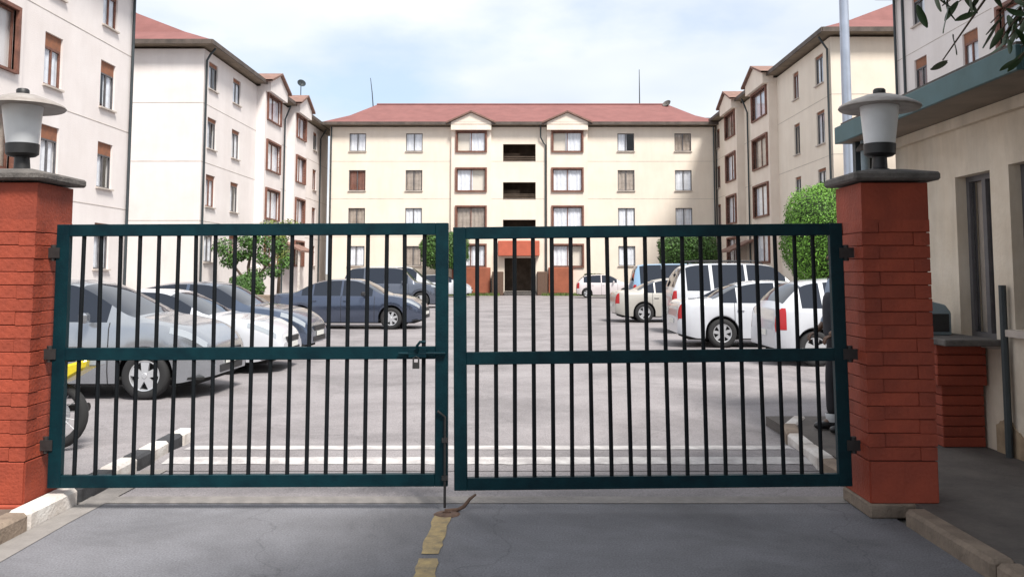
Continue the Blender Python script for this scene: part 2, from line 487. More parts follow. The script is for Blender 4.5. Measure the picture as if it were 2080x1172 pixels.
# kerbs: painted stones, each a piece of its own
def kerb(name, stones, width, h):
    root = tag(empty(name), kind='structure')
    for (x, y0, x1, y1, m, hh) in stones:
        ang = math.atan2(-(x1 - x), y1 - y0); L = math.hypot(x1 - x, y1 - y0) - 0.012
        b = MB()
        b.box(-width / 2, width / 2, 0, L, -0.12, hh)
        bm_ = b.build('kerb_stone', M[m], root, bevel=0.022)
        bm_.location = (x, y0, 0); bm_.rotation_euler = (R(random.uniform(-.5, .5)), R(random.uniform(-1.2, 1.2)), ang + R(random.uniform(-.6, .6)))
    return root


ks = []
cols = {0: 'kerb_bare', 1: 'kerb_bare', 2: 'kerb_bare', 3: 'kerb_bare', 4: 'kerb_white', 5: 'kerb_black', 6: 'kerb_white', 7: 'kerb_black', 8: 'kerb_white', 9: 'kerb_black', 10: 'kerb_white'}
ys = [1.2, 2.3, 3.4, 4.45, 5.38, 5.98, 6.55, 6.95, 7.25, 7.62, 7.95, 8.25]
for i in range(len(ys) - 1):
    f = lambda y: -3.16 - 0.035 * max(0, y - 6.0)
    ks.append((f(ys[i]), ys[i], f(ys[i + 1]), ys[i + 1], cols[i], 0.115))
kerb('kerb', ks, 0.15, 0.12)
ks = []
ys = [1.5, 2.5, 3.5, 4.5, 5.5]
for i in range(len(ys) - 1): ks.append((2.52, ys[i], 2.52, ys[i + 1], 'kerb_bare', 0.11))
ks += [(2.50, 6.35, 2.48, 6.95, 'kerb_bare', 0.11), (2.48, 6.95, 2.50, 7.45, 'kerb_white', 0.12), (2.50, 7.45, 2.54, 7.95, 'kerb_white', 0.12), (2.54, 7.95, 2.66, 8.45, 'kerb_bare', 0.12), (2.66, 8.45, 2.92, 8.95, 'kerb_white', 0.11)]
kerb('kerb', ks, 0.14, 0.12)


# ------------------------------------------------------------------ buildings
WCACHE = {}


def window_mesh(kind, w_, h_, fw, mull, m):
    k = (kind, round(w_, 2), round(h_, 2), fw, mull, m)
    if k in WCACHE: return WCACHE[k]
    b = MB(); d = 0.06
    b.box(0, w_, 0, d, 0, fw); b.box(0, w_, 0, d, h_ - fw, h_)
    b.box(0, fw, 0.001, d - 0.001, fw, h_ - fw); b.box(w_ - fw, w_, 0.001, d - 0.001, fw, h_ - fw)
    for i in range(mull):
        x = w_ * (i + 1) / (mull + 1)
        b.box(x - 0.03, x + 0.03, 0.002, d - 0.002, fw, h_ - fw)
    WCACHE[k] = b.mesh('window', M[m]); return WCACHE[k]


def pane_mesh(w_, h_):
    k = ('pane', round(w_, 2), round(h_, 2))
    if k in WCACHE: return WCACHE[k]
    b = MB(); b.box(0, w_, 0, 0.008, 0, h_); WCACHE[k] = b.mesh('pane', M['glass']); return WCACHE[k]


def curtain_mesh(w_, h_, m, ph):
    k = ('cur', round(w_, 2), round(h_, 2), m, ph)
    if k in WCACHE: return WCACHE[k]
    b = MB(); n = max(8, int(w_ / 0.06))
    P = [(w_ * i / n, 0.02 * math.sin(i * 1.3 + ph) + 0.012 * math.sin(i * 0.53 + ph * 2), 0) for i in range(n + 1)]
    for i in range(n):
        a, c = P[i], P[i + 1]
        b.quad((a[0], a[1], 0), (c[0], c[1], 0), (c[0], c[1], h_), (a[0], a[1], h_))
    WCACHE[k] = b.mesh('curtain', M[m], smooth=True); return WCACHE[k]


def add_window(par, x0, x1, z0, z1, y, style='grey', head=0.0, cur='curtain', mull=1, surround=0.0):
    w_, h_ = x1 - x0, z1 - z0
    fm = 'brown_frame' if style == 'brown' else 'grey_frame'
    fw = 0.07 if style == 'brown' else 0.05
    hh = h_ - head
    win = link_mesh('window', window_mesh('w', w_, hh, fw, mull, fm), par, (x0, y, z0))
    pw = (w_ - 2 * fw - 0.06 * mull) / (mull + 1)
    for i in range(mull + 1):
        link_mesh('pane', pane_mesh(pw, hh - 2 * fw), win, (fw + i * (pw + 0.06), 0.03, fw))
    if cur:
        if random.random() < 0.25 and cur == 'curtain' :
            k = random.choice((0, 1))
            link_mesh('curtain', curtain_mesh(w_ * 0.55, hh - 0.02, cur, random.randint(0, 3)), win, (0.01 + k * w_ * 0.44, 0.085, 0.01))
        else:
            link_mesh('curtain', curtain_mesh(w_ - 0.02, hh - 0.02, cur, random.randint(0, 3)), win, (0.01, 0.085, 0.01))
    if head > 0:
        b = MB(); b.box(0, w_, 0, 0.07, hh + 0.002, h_); b.build('head_panel', M['brown_head'], win)
    if surround > 0:
        s = surround; b = MB()
        b.box(-s, w_ + s, -0.17, -0.002, h_, h_ + s); b.box(-s, w_ + s, -0.17, -0.002, -s * 0.6, 0)
        b.box(-s, 0, -0.168, -0.002, 0, h_); b.box(w_, w_ + s, -0.168, -0.002, 0, h_)
        b.build('surround', M['brown_head'] if style == 'head' else M['brown_frame'], win)
    sb = MB(); sb.box(-0.05, w_ + 0.05, -0.16, -0.003, -0.06, -0.004)
    if surround == 0: sb.build('sill', M['joint'], win)
    return win


def wall_panel(b, L, z0, z1, ops, y=0.0, depth=0.22, m=0):
    xs = sorted({0.0, L} | {o[0] for o in ops} | {o[1] for o in ops})
    zs = sorted({z0, z1} | {o[2] for o in ops} | {o[3] for o in ops})
    for i in range(len(xs) - 1):
        for j in range(len(zs) - 1):
            cx, cz = (xs[i] + xs[i + 1]) / 2, (zs[j] + zs[j + 1]) / 2
            if any(o[0] < cx < o[1] and o[2] < cz < o[3] for o in ops): continue
            b.quad((xs[i], y, zs[j]), (xs[i + 1], y, zs[j]), (xs[i + 1], y, zs[j + 1]), (xs[i], y, zs[j + 1]), m)
    for (a, c, e, f) in [o[:4] for o in ops]:
        Y = y + depth
        b.quad((a, y, e), (a, y, f), (a, Y, f), (a, Y, e), m)
        b.quad((c, y, f), (c, y, e), (c, Y, e), (c, Y, f), m)
        b.quad((a, y, f), (c, y, f), (c, Y, f), (a, Y, f), m)
        b.quad((c, y, e), (a, y, e), (a, Y, e), (c, Y, e), m)


def hip_roof(par, L, D, ze, zr, over=0.55, inset=2.6, m='roof', cuts=()):
    e = over
    lv = [(-e, L + e, -e, D + e, ze), (1.15, L - 1.15, 1.45, D - 1.45, ze + (zr - ze) * 0.36), (inset, L - inset, D / 2, D / 2, zr)]
    b = MB()
    R_ = lambda q: [(q[0], q[2], q[4]), (q[1], q[2], q[4]), (q[1], q[3], q[4]), (q[0], q[3], q[4])]
    A, B_, C = R_(lv[0]), R_(lv[1]), [(lv[2][0], D / 2, zr), (lv[2][1], D / 2, zr)]
    for i in range(4):
        b.quad(A[i], A[(i + 1) % 4], B_[(i + 1) % 4], B_[i])
    b.quad(B_[0], B_[1], C[1], C[0]); b.quad(B_[2], B_[3], C[0], C[1])
    b.add((B_[1], B_[2], C[1]), ((0, 1, 2),)); b.add((B_[3], B_[0], C[0]), ((0, 1, 2),))
    r = b.build('roof', M[m], par)
    t = 0.2
    f = MB()
    xe = [-e - 0.03] + [q for (a, c) in sorted(cuts) for q in (a - 0.02, c + 0.02)] + [L + e + 0.03]
    for k in range(0, len(xe), 2): f.box(xe[k], xe[k + 1], -e - 0.06, -e - 0.004, ze - t, ze + 0.02)
    f.box(-e - 0.03, L + e + 0.03, D + e + 0.004, D + e + 0.06, ze - t, ze + 0.02)
    f.box(-e - 0.06, -e - 0.032, -e, D + e, ze - t, ze + 0.018); f.box(L + e + 0.032, L + e + 0.06, -e, D + e, ze - t, ze + 0.018)
    f.build('gutter_fascia', M['fascia'], r)
    s = MB(); s.box(-e, L + e, -e, D + e, ze - t + 0.02, ze - t + 0.05); s.build('soffit', M['soffit'], r)
    rc = MB(); rc.tube([(C[0][0], D / 2, zr + 0.02), (C[1][0], D / 2, zr + 0.02)], 0.09, 8); rc.build('ridge_cap', M[m], r)
    return r


def drain(par, pts, r=0.055):
    b = MB(); b.tube(pts, r, 8); return b.build('drainpipe', M['pipe'], par, smooth=True, sharp=50)


def block(name, loc, rz, L, D, zt, ze, zr, wins, bays, rows, wallm, label, joints, openings=(), pipes=(), inset=2.6, head=0.0):
    """facade at local y = 0, x along it; wins / bays are spans in x, rows are (sill, top)"""
    root = tag(empty(name, loc, rz), label, 'building')
    ops = []
    for (a, c) in wins:
        for (s, t) in rows: ops.append((a, c, s, t))
    b = MB()
    wall_panel(b, L, 0, zt, ops + [o for o in openings])
    b.quad((0, 0, 0), (0, 0, zt), (0, D, zt), (0, D, 0)); b.quad((L, 0, zt), (L, 0, 0), (L, D, 0), (L, D, zt))
    b.quad((L, D, 0), (0, D, 0), (0, D, zt), (L, D, zt)); b.quad((0, 0, zt), (L, 0, zt), (L, D, zt), (0, D, zt))
    wall = b.build('wall', M[wallm], root)
    jb = MB()
    for z in joints:
        jb.box(0.01, L - 0.01, -0.008, -0.001, z, z + 0.022)
        jb.box(-0.008, -0.001, 0.0, D, z, z + 0.022); jb.box(L + 0.001, L + 0.008, 0, D, z, z + 0.022)
    jb.build('floor_joint', M['joint'], wall)
    for (a, c) in wins:
        for (s, t) in rows:
            r_ = random.random()
            cu = 'curtain' if r_ < 0.62 else ('curtain_tan' if r_ < 0.9 else 'curtain_brown')
            add_window(root, a, c, s, t, 0.07, 'grey' if random.random() < .7 else 'brown', head, cu)
    for (a, c, proud) in bays:
        w_ = c - a; m_ = 0.42
        bops = [(m_, w_ - m_, s - 0.06, t + 0.06) for (s, t) in rows]
        bb = MB(); wall_panel(bb, w_, 0, zt, bops, 0, min(0.2, proud))
        bb.quad((0, 0, 0), (0, 0, zt), (0, proud + .05, zt), (0, proud + .05, 0)); bb.quad((w_, 0, zt), (w_, 0, 0), (w_, proud + .05, 0), (w_, proud + .05, zt))
        bay = bb.build('bay', M['pink_plaster' if wallm == 'cream_plaster' else wallm], root, loc=(a, -proud, 0))
        for (s, t) in rows:
            add_window(root, a + m_, c - m_, s - 0.06, t + 0.06, -proud + 0.06, 'brown', 0, 'curtain' if random.random() < .8 else 'curtain_tan', 1, 0.11)
        # gabled dormer roof over the bay
        g0, g1 = -0.35, w_ + 0.35; gm = w_ / 2; zb = ze + 0.02; zp = ze + 0.85; dd = 3.4
        g = MB()
        g.quad((g0, -0.5, zb), (gm, -0.5, zp), (gm, dd, zp), (g0, dd, zb)); g.quad((gm, -0.5, zp), (g1, -0.5, zb), (g1, dd, zb), (gm, dd, zp))
        g.quad((g0, -0.5, zb - .12), (g0, dd, zb - .12), (gm, dd, zp - .12), (gm, -0.5, zp - .12)); g.quad((gm, -0.5, zp - .12), (gm, dd, zp - .12), (g1, dd, zb - .12), (g1, -0.5, zb - .12))
        g.quad((g0, -.5, zb - .12), (gm, -.5, zp - .12), (gm, -.5, zp), (g0, -.5, zb)); g.quad((gm, -.5, zp - .12), (g1, -.5, zb - .12), (g1, -.5, zb), (gm, -.5, zp))
        do = g.build('dormer_roof', M['roof_brown'], root, loc=(a, -proud, 0))
        gg = MB(); ga, gc = -.012, w_ + .012; gg.add(((ga, -0.32, zt - .3), (gc, -0.32, zt - .3), (gc, -.32, zb - 0.02), (gm, -0.32, zp - 0.14), (ga, -.32, zb - 0.02), (ga, .3, zt - .3), (gc, .3, zt - .3), (gc, .3, zb - .02), (gm, .3, zp - .14), (ga, .3, zb - .02)),
                          ((0, 1, 2, 3, 4), (9, 8, 7, 6, 5), (1, 0, 5, 6), (0, 4, 9, 5), (2, 1, 6, 7), (4, 3, 8, 9), (3, 2, 7, 8)))
        gg.build('gable', M['pink_plaster' if wallm == 'cream_plaster' else wallm], do)
    roof = hip_roof(root, L, D, ze, zr, inset=inset, cuts=[q[:2] for q in bays])
    for p in pipes: drain(root, p)
    return root, roof


ROWS = [(2.15, 3.60), (4.85, 6.42), (7.72, 9.25), (10.68, 12.02)]
# --- back block, closing the courtyard
X0 = -14.35
stairs = [(-1.40 - X0, 1.03 - X0, 9.88, 11.21), (-1.40 - X0, 1.03 - X0, 7.05, 8.35), (-1.40 - X0, 1.03 - X0, 4.25, 5.55), (-1.28 - X0, 1.02 - X0, 0.30, 2.72)]
wins = [(a - X0, c - X0) for (a, c) in ((-12.89, -11.65), (-8.66, -7.42), (7.15, 8.40), (11.42, 12.66))]
bays = [(-5.25 - X0, -2.28 - X0, 0.22), (1.88 - X0, 4.90 - X0, 0.22)]
back, broof = block('apartment_block', (X0, 62, 0), 0, 28.8, 10, 12.5, 12.78, 15.2, wins, bays, ROWS, 'cream_plaster',
                    'long cream four storey apartment block facing the gate across the courtyard', (4.3, 7.1, 9.9), stairs,
                    pipes=[[(0.12, -0.09, 0.1), (0.12, -0.09, 12.5)], [(28.68, -0.09, 0.1), (28.68, -0.09, 12.5)],
                           [(15.75, -0.35, 12.6), (15.75, -0.2, 11.7), (15.95, -0.1, 11.3), (16.12, -0.09, 11.1), (16.12, -0.09, 0.1)]])
# stair hall behind the openings: back wall, landings and balustrades
b = MB()
b.box(12.6, 15.8, 2.6, 2.7, 0.2, 12.3); b.box(12.55, 12.6, 0.24, 2.6, 0.2, 12.3); b.box(15.8, 15.85, 0.24, 2.6, 0.2, 12.3)
for z in (0.2, 3.9, 6.7, 9.5): b.box(12.6, 15.8, 0.24, 2.6, z - 0.15, z)
for z in (6.7, 9.5): b.box(12.7, 14.2, 1.2, 1.3, z, z + 1.2)
b.build('stair_hall', M['interior'], back)
for (zz, x0_, x1_) in ((9.88, 12.95, 15.38), (7.05, 12.95, 15.38), (4.25, 12.95, 15.38)):
    b = MB()
    for k in range(3): b.box(x0_, x1_, 0.10, 0.14, zz + 0.10 + k * 0.14, zz + 0.14 + k * 0.14)
    b.build('balustrade', M['interior'], back)
b = MB(); b.box(-1.75 - X0, 1.30 - X0, -0.62, -0.03, 2.86, 3.98); b.build('entrance_hood', M['orange'], back, bevel=0.03)
for (a, c) in ((-5.1, -2.3), (1.95, 3.75)):
    b = MB(); b.box(a - X0, c - X0, -0.75, -0.24, 0.15, 2.02); b.build('planter_wall', M['orange_wall'], back, bevel=0.03)
for (a, c) in ((-2.15, -1.35), (1.12, 1.85)):
    b = MB(); b.box(a - X0, c - X0, -1.3, -0.03, 0.0, 1.72); b.build('entrance_wall', M['rust'], back, bevel=0.03)
for k in range(3):
    b = MB(); b.box(-1.28 - X0, 1.05 - X0, -1.3 + 0.35 * k, -0.25 + (0.24 if k == 2 else 0), 0.02 + 0.10 * k, 0.10 + 0.10 * k); b.build('step', M['concrete'], back, bevel=0.01)
for (x, z0, z1, lean) in ((2.3, 15.0, 17.4, -0.25), (23.9, 15.1, 18.1, 0.0)):
    b = MB(); b.tube([(x, 5, z0), (x + lean * .4, 5, (z0 + z1) / 2), (x + lean, 5, z1)], [0.05, 0.04, 0.025], 6); b.build('antenna', M['pipe'], broof)


def dish(name, label, loc, rz, r, mast, tilt=35):
    root = tag(empty(name, loc, rz), label, 'satellite dish')
    b = MB(); b.lathe([(0.001, 0.0), (r * .4, 0.03 * r / .3), (r * .75, .1 * r / .3), (r, .18 * r / .3), (r + .01, .185 * r / .3), (r * .75, .08 * r / .3), (r * .4, .012 * r / .3), (0.001, -.02)], 20)
    d = b.build('reflector', M['pipe'] if mast > 0.3 else M['concrete'], root, smooth=True); d.location = (0, 0, mast); d.rotation_euler = (R(90 - tilt), 0, 0)
    b = MB(); b.tube([(0, 0, 0), (0, 0, mast)], 0.03, 8); b.tube([(0, 0, mast), (0, -r * .9, mast + r * .5)], 0.014, 6); b.build('mast', M['iron'], root)
    return root


# --- left wing
LY = 39.9
lw = [(a - LY, c - LY) for (a, c) in ((40.55, 41.75), (44.0, 45.2), (51.9, 52.7), (58.0, 58.9), (61.2, 62.3))]
lb = [(48.0 - LY, 51.4 - LY, 0.5), (54.4 - LY, 57.4 - LY, 0.5)]
lwing, lroof = block('apartment_block', (-15.4, LY, 0), PI / 2, 26.0, 10, 12.45, 12.75, 15.2, lw, lb, ROWS, 'white_plaster',
                     'white apartment wing along the left of the courtyard, beyond the nearest left block', (4.1, 6.95, 9.8),
                     pipes=[[(0.12, -0.5, 12.5), (0.12, -0.25, 12.2), (0.12, -0.09, 11.9), (0.12, -0.09, 0.1)], [(13.6, -0.45, 12.4), (13.6, -0.1, 11.5), (13.6, -0.09, 0.1)], [(23.2, -0.5, 12.5), (23.2, -0.1, 11.8), (23.2, -0.09, 0.1)]], head=0.18)
# --- right wing: x runs from far to near
RY = 64.6
rr = [(s + .15, t + .25) for (s, t) in ROWS]
rw = [(RY - c, RY - a) for (a, c) in ((39.9, 41.0), (43.5, 44.4), (51.2, 52.1), (58.2, 59.0), (61.2, 62.2))]
rb = [(RY - 50.9, RY - 47.2, 0.5), (RY - 57.6, RY - 54.4, 0.5)]
rwing, rroof = block('apartment_block', (14.6, RY, 0), -PI / 2, 25.7, 10, 12.75, 13.05, 15.5, rw, rb, rr, 'cream_plaster',
                     'cream apartment wing along the right of the courtyard behind the round hedge', (4.3, 7.15, 10.0),
                     pipes=[[(25.55, -0.5, 12.8), (25.55, -0.1, 12.2), (25.55, -0.09, 0.1)], [(11.4, -0.45, 12.8), (11.4, -0.1, 11.9), (11.4, -0.09, 0.1)], [(2.4, -0.5, 12.8), (2.4, -0.09, 12.1), (2.4, -0.09, 0.1)]], head=0.12)
# --- near left block
NY = 11.0
nrows = [(1.75, 3.35), (4.60, 6.20), (7.44, 9.10), (10.38, 11.95)]
nw = [(a - NY, c - NY) for (a, c) in ((14.5, 15.5), (17.5, 18.5), (25.5, 26.5), (28.95, 30.0))]
nb = [(20.5 - NY, 24.1 - NY, 0.18)]
nleft, nlroof = block('apartment_block', (-14.8, NY, 0), PI / 2, 20.2, 10, 12.3, 12.6, 15.0, nw, nb, nrows, 'white_plaster',
                      'white apartment block nearest the gate on the left, windows with brown heads', (3.95, 6.85, 9.75),
                      pipes=[[(20.1, -0.09, 12.2), (20.1, -0.09, 0.1)]], head=0.42)
# --- near right block
QY = 34.0
qrows = [(3.2, 4.5), (5.95, 7.25), (8.65, 9.95), (11.3, 12.65)]
qw = [(QY - c, QY - a) for (a, c) in ((31.5, 32.5), (27.9, 28.9), (20.0, 21.0))]
qb = [(QY - 26.7, QY - 23.2, 0.18)]
nright, nrroof = block('apartment_block', (15.5, QY, 0), -PI / 2, 22.0, 10, 13.0, 13.3, 15.7, qw, qb, qrows, 'white_plaster',
                       'white apartment block nearest the gate on the right, above the guardhouse roof', (4.9, 7.6, 10.3),
                       pipes=[[(0.1, -0.09, 12.9), (0.1, -0.09, 0.1)], [(0.75, -0.05, 12.9), (0.75, -0.05, 0.1)]], head=0.36)


# porch canopies on the two wings
def porch(par, x):
    b = MB()
    b.quad((x - 1.7, -1.5, 3.05), (x + 1.7, -1.5, 3.05), (x + 1.5, -0.01, 3.75), (x - 1.5, -0.01, 3.75)); b.quad((x - 1.7, -1.5, 2.93), (x - 1.5, -.01, 3.6), (x + 1.5, -.01, 3.6), (x + 1.7, -1.5, 2.93))
    b.quad((x - 1.7, -1.5, 2.93), (x + 1.7, -1.5, 2.93), (x + 1.7, -1.5, 3.05), (x - 1.7, -1.5, 3.05))
    b.quad((x - 1.7, -1.5, 2.93), (x - 1.7, -1.5, 3.05), (x - 1.5, -.01, 3.75), (x - 1.5, -.01, 3.6)); b.quad((x + 1.7, -1.5, 3.05), (x + 1.7, -1.5, 2.93), (x + 1.5, -.01, 3.6), (x + 1.5, -.01, 3.75))
    r_ = b.build('porch_roof', M['roof_brown'], par)
    for s in (-1.5, 1.5):
        p = MB(); p.box(x + s - .06, x + s + .06, -1.4, -1.28, 0, 2.96); p.build('porch_post', M['kerb_white'], r_)


porch(lwing, 13.6 + 0.9); porch(rwing, 11.4 - 1.6 + 0.6)

# far white building seen over the gap between the back block and the right wing
root = tag(empty('far_building', (19.5, 82, 0)), 'white flat roofed building peeping over the gap right of the back block', 'building')
b = MB(); wall_panel(b, 9.0, 0, 16.6, [(0.8, 2.0, 13.2, 14.8), (3.4, 4.6, 13.2, 14.8), (6.0, 7.2, 13.2, 14.8)]); b.quad((0, 0, 0), (0, 0, 16.6), (0, 8, 16.6), (0, 8, 0)); b.quad((0, 0, 16.6), (9, 0, 16.6), (9, 8, 16.6), (0, 8, 16.6))
o = b.build('wall', M['white_plaster'], root, loc=(-4.5, 0, 0))
b = MB(); b.box(-4.9, 4.9, -0.5, 8.4, 16.62, 16.85); b.build('roof_slab', M['concrete'], root)
for x in (-3.7, -1.1, 1.5): add_window(root, x, x + 1.2, 13.2, 14.8, 0.1)

dish('satellite_dish', 'dark satellite dish on a mast above the left wing roof', (-15.4, 57.5, 13.0), R(30), 0.29, 1.7, 25)
dish('satellite_dish', 'small grey satellite dish at the right end of the back roof', (11.75, 66.6, 14.85), R(-40), 0.34, 0.25, 40)


# ------------------------------------------------------------------ vegetation
def leaf_cloud(b, n, pick, size, m=0, fold=True):
    for i in range(n):
        p, nr = pick()
        s = size * random.uniform(0.6, 1.35)
        d = Vector((random.gauss(0, 1), random.gauss(0, 1), random.gauss(0, .8)))
        nrm = (nr * 1.0 + d * 0.55).normalized()
        u = nrm.cross(Vector((random.gauss(0, 1), random.gauss(0, 1), random.gauss(0, 1)))).normalized()
        v = nrm.cross(u)
        a = p - u * s * .5; c = p + u * s * .5
        b.add((a, p + v * s * .27, c, p - v * s * .27), ((0, 1, 2, 3),), m)


def lump(dirv, seed):
    return 1 + 0.06 * math.sin(dirv.x * 5 + seed) * math.sin(dirv.y * 4.3 + seed * 2) + 0.04 * math.sin(dirv.z * 7 + dirv.x * 6 + seed * 3)


def topiary(name, label, loc, rx, ry, rz_, zc, n, leaf, size, stem=True, square=0.0, cat='hedge'):
    root = tag(empty(name, loc), label, cat)
    seed = random.uniform(0, 6)

    def shape(d):
        k = 1.0
        if square: k = (abs(d.x) ** (2 + square) + abs(d.y) ** (2 + square) + abs(d.z) ** (2 + square)) ** (-1 / (2 + square))
        return k * lump(d, seed)

    def pick():
        d = Vector((random.gauss(0, 1), random.gauss(0, 1), random.gauss(0, 1))).normalized()
        k = shape(d) * (1 - abs(random.gauss(0, .07)) + random.choice((0, 0, 0, .05)))
        return Vector((d.x * rx * k, d.y * ry * k, zc + d.z * rz_ * k)), Vector((d.x / rx, d.y / ry, d.z / rz_)).normalized()
    b = MB(); leaf_cloud(b, n, pick, size)
    b.build('crown', M[leaf], root)
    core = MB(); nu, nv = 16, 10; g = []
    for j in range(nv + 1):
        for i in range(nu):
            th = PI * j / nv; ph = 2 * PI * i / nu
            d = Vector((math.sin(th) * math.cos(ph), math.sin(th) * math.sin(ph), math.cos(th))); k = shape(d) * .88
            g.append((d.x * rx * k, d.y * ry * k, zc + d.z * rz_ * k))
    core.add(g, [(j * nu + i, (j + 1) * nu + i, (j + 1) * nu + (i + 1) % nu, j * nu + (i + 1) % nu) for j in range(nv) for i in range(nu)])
    core.build('dark_core', M['leaf_core'], root, smooth=True)  # added dark solid that fills the crown behind the leaves
    if stem:
        t = MB(); t.tube([(0, 0, 0), (.03, .02, zc * .5), (0, 0, zc)], [.14, .11, .09], 8); t.build('trunk', M['bark'], root, smooth=True)
    return root


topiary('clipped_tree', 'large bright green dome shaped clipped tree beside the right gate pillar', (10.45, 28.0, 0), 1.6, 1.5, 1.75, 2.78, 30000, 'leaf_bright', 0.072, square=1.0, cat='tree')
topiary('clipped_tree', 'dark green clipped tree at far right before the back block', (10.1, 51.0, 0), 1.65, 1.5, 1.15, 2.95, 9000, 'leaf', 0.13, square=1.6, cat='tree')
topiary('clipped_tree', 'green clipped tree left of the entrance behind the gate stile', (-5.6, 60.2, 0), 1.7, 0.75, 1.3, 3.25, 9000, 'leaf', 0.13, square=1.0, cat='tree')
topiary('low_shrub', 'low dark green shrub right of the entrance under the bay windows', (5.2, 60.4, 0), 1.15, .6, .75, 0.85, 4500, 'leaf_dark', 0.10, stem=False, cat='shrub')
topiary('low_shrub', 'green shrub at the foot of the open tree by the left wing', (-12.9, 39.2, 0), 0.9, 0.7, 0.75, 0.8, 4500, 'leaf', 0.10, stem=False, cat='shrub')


def limb_tree(name, label, loc, stems, clumps, n, size, leafm):
    root = tag(empty(name, loc), label, 'tree')
    t = MB()
    for (pts, rs) in stems: t.tube(pts, rs, 8)
    t.build('trunk', M['bark'], root, smooth=True)
    b = MB()
    for (c, r) in clumps:
        def pick():
            d = Vector((random.gauss(0, 1), random.gauss(0, 1), random.gauss(0, 1))).normalized()
            k = random.random() ** .4
            return Vector((c[0] + d.x * r[0] * k, c[1] + d.y * r[1] * k, c[2] + d.z * r[2] * k)), (d + Vector((0, 0, .7))).normalized()
        leaf_cloud(b, int(n * r[0] * r[1] * r[2] / .4) + 160, pick, size)
    b.build('crown', M[leafm], root)
    return root


limb_tree('garden_tree', 'open leafy garden tree in front of the left wing seen through the gate', (-13.3, 41.0, 0),
          [([(0, 0, 0), (.05, 0, .9), (-.1, .1, 1.9), (.1, 0, 2.9)], [.13, .10, .08, .05]), ([(0, 0, .9), (.7, 0, 1.8), (1.2, .1, 2.7)], [.08, .06, .03]), ([(0, 0, 1.0), (-.8, 0, 2.0), (-1.3, 0, 2.8)], [.08, .05, .03])],
          [((0.1, 0, 3.2), (.85, .7, .42)), ((1.25, .1, 2.95), (.6, .5, .5)), ((-1.35, 0, 2.85), (.55, .5, .5)), ((.65, 0, 2.25), (.42, .4, .3)), ((-.6, 0, 2.4), (.45, .4, .25)), ((1.75, .1, 2.2), (.4, .35, .45)), ((0, 0, 2.6), (.8, .5, .4)), ((-1.0, 0, 2.2), (.5, .4, .4)), ((.3, -.1, 1.5), (.6, .5, .4)), ((1.2, 0, 1.7), (.5, .4, .4))], 1100, 0.14, 'leaf')
limb_tree('garden_tree', 'yellow green bush top standing above the gate rail by the left wing', (-13.2, 45.5, 0),
          [([(0, 0, 0), (.05, .05, 2.2), (0, 0, 4.2)], [.1, .07, .04])],
          [((-.55, 0, 4.15), (.6, .5, .36)), ((.55, 0, 4.2), (.65, .5, .36)), ((0, 0, 3.6), (.7, .5, .4)), ((.2, 0, 2.6), (.45, .4, .5))], 900, 0.13, 'leaf_yellow')

# grass strip and planting bed at the foot of the back block
b = MB()


def gp():
    return Vector((random.uniform(-6.5, 6.5), random.uniform(59.6, 60.6), random.uniform(.02, .16))), Vector((0, -.5, .5))


for _ in range(2600):
    p, nn = gp()
    if -1.6 < p.x < 1.4: continue
    h = random.uniform(.1, .28); a = random.uniform(0, PI); dxx, dyy = .03 * math.cos(a), .03 * math.sin(a)
    b.add(((p.x - dxx, p.y - dyy, 0), (p.x + dxx, p.y + dyy, 0), (p.x + random.uniform(-.06, .06), p.y + random.uniform(-.06, .06), h)), ((0, 1, 2),))
tag(b.build('grass', M['grass']), 'strip of short grass along the foot of the back block', 'grass', kind='stuff')
b = MB(); b.box(-15.3, -10.4, 38.3, 38.55, 0, 0.62)
tag(b.build('garden_wall', M['kerb_bare'], bevel=0.03), 'low brown garden wall in front of the left wing', 'wall')

# ------------------------------------------------------------------ guardhouse
gx = 4.05
gh = tag(empty('guardhouse', (gx, 9.0, 0)), 'single storey guardhouse with teal roof edge right of the gate', 'guardhouse')
# local frame: x runs towards the camera (world -Y), y inwards (world +X)
gh.rotation_euler = (0, 0, -PI / 2)
GL = 3.1
gops = [(1.22, 1.80, 1.02, 2.49), (2.08, 2.85, 1.14, 2.50)]
b = MB(); wall_panel(b, GL, 0.0, 3.1, gops, 0, 0.2)
b.quad((0, 0, 0), (0, 0, 3.1), (0, 3.6, 3.1), (0, 3.6, 0)); b.quad((GL, 0, 3.1), (GL, 0, 0), (GL, 3.6, 0), (GL, 3.6, 3.1)); b.quad((0, 0, 3.1), (GL, 0, 3.1), (GL, 3.6, 3.1), (0, 3.6, 3.1))
gw = b.build('wall', M['guard_wall'], gh)
b = MB()
n = 40; top = [0.32 + 0.06 * math.sin(i * .35) + random.uniform(-.012, .014) for i in range(n + 1)]
for i in range(n):
    xa, xb = 1.75 + (GL - 1.75) * i / n, 1.75 + (GL - 1.75) * (i + 1) / n
    b.add(((xa, -.012, .09), (xb, -.012, .09), (xb, -.012, top[i + 1]), (xa, -.012, top[i]), (xa, -.001, .09), (xb, -.001, .09), (xb, -.001, top[i + 1]), (xa, -.001, top[i])), ((0, 1, 2, 3), (3, 2, 6, 7)))
b.build('worn_base', M['guard_base'], gw)
b = MB(); b.box(-0.22, GL + .06, -0.52, 4.0, 3.035, 3.20); gr = b.build('roof', M['soffit'], gh)
b = MB(); b.box(-0.25, GL + .09, -0.56, -0.524, 3.03, 3.215); b.box(-0.25, -0.224, -0.522, 4.0, 3.032, 3.213); b.box(GL + .064, GL + .09, -.522, 4.0, 3.032, 3.213); b.build('fascia_board', M['teal'], gr, bevel=0.004)
b = MB(); b.box(0.02, GL, -0.06, -0.002, 2.93, 3.03); b.build('cornice', M['guard_wall'], gr)
b = MB(); b.box(-.22, GL, -.5, 3.9, 3.202, 3.26); b.build('roof_felt', M['apron'], gr)
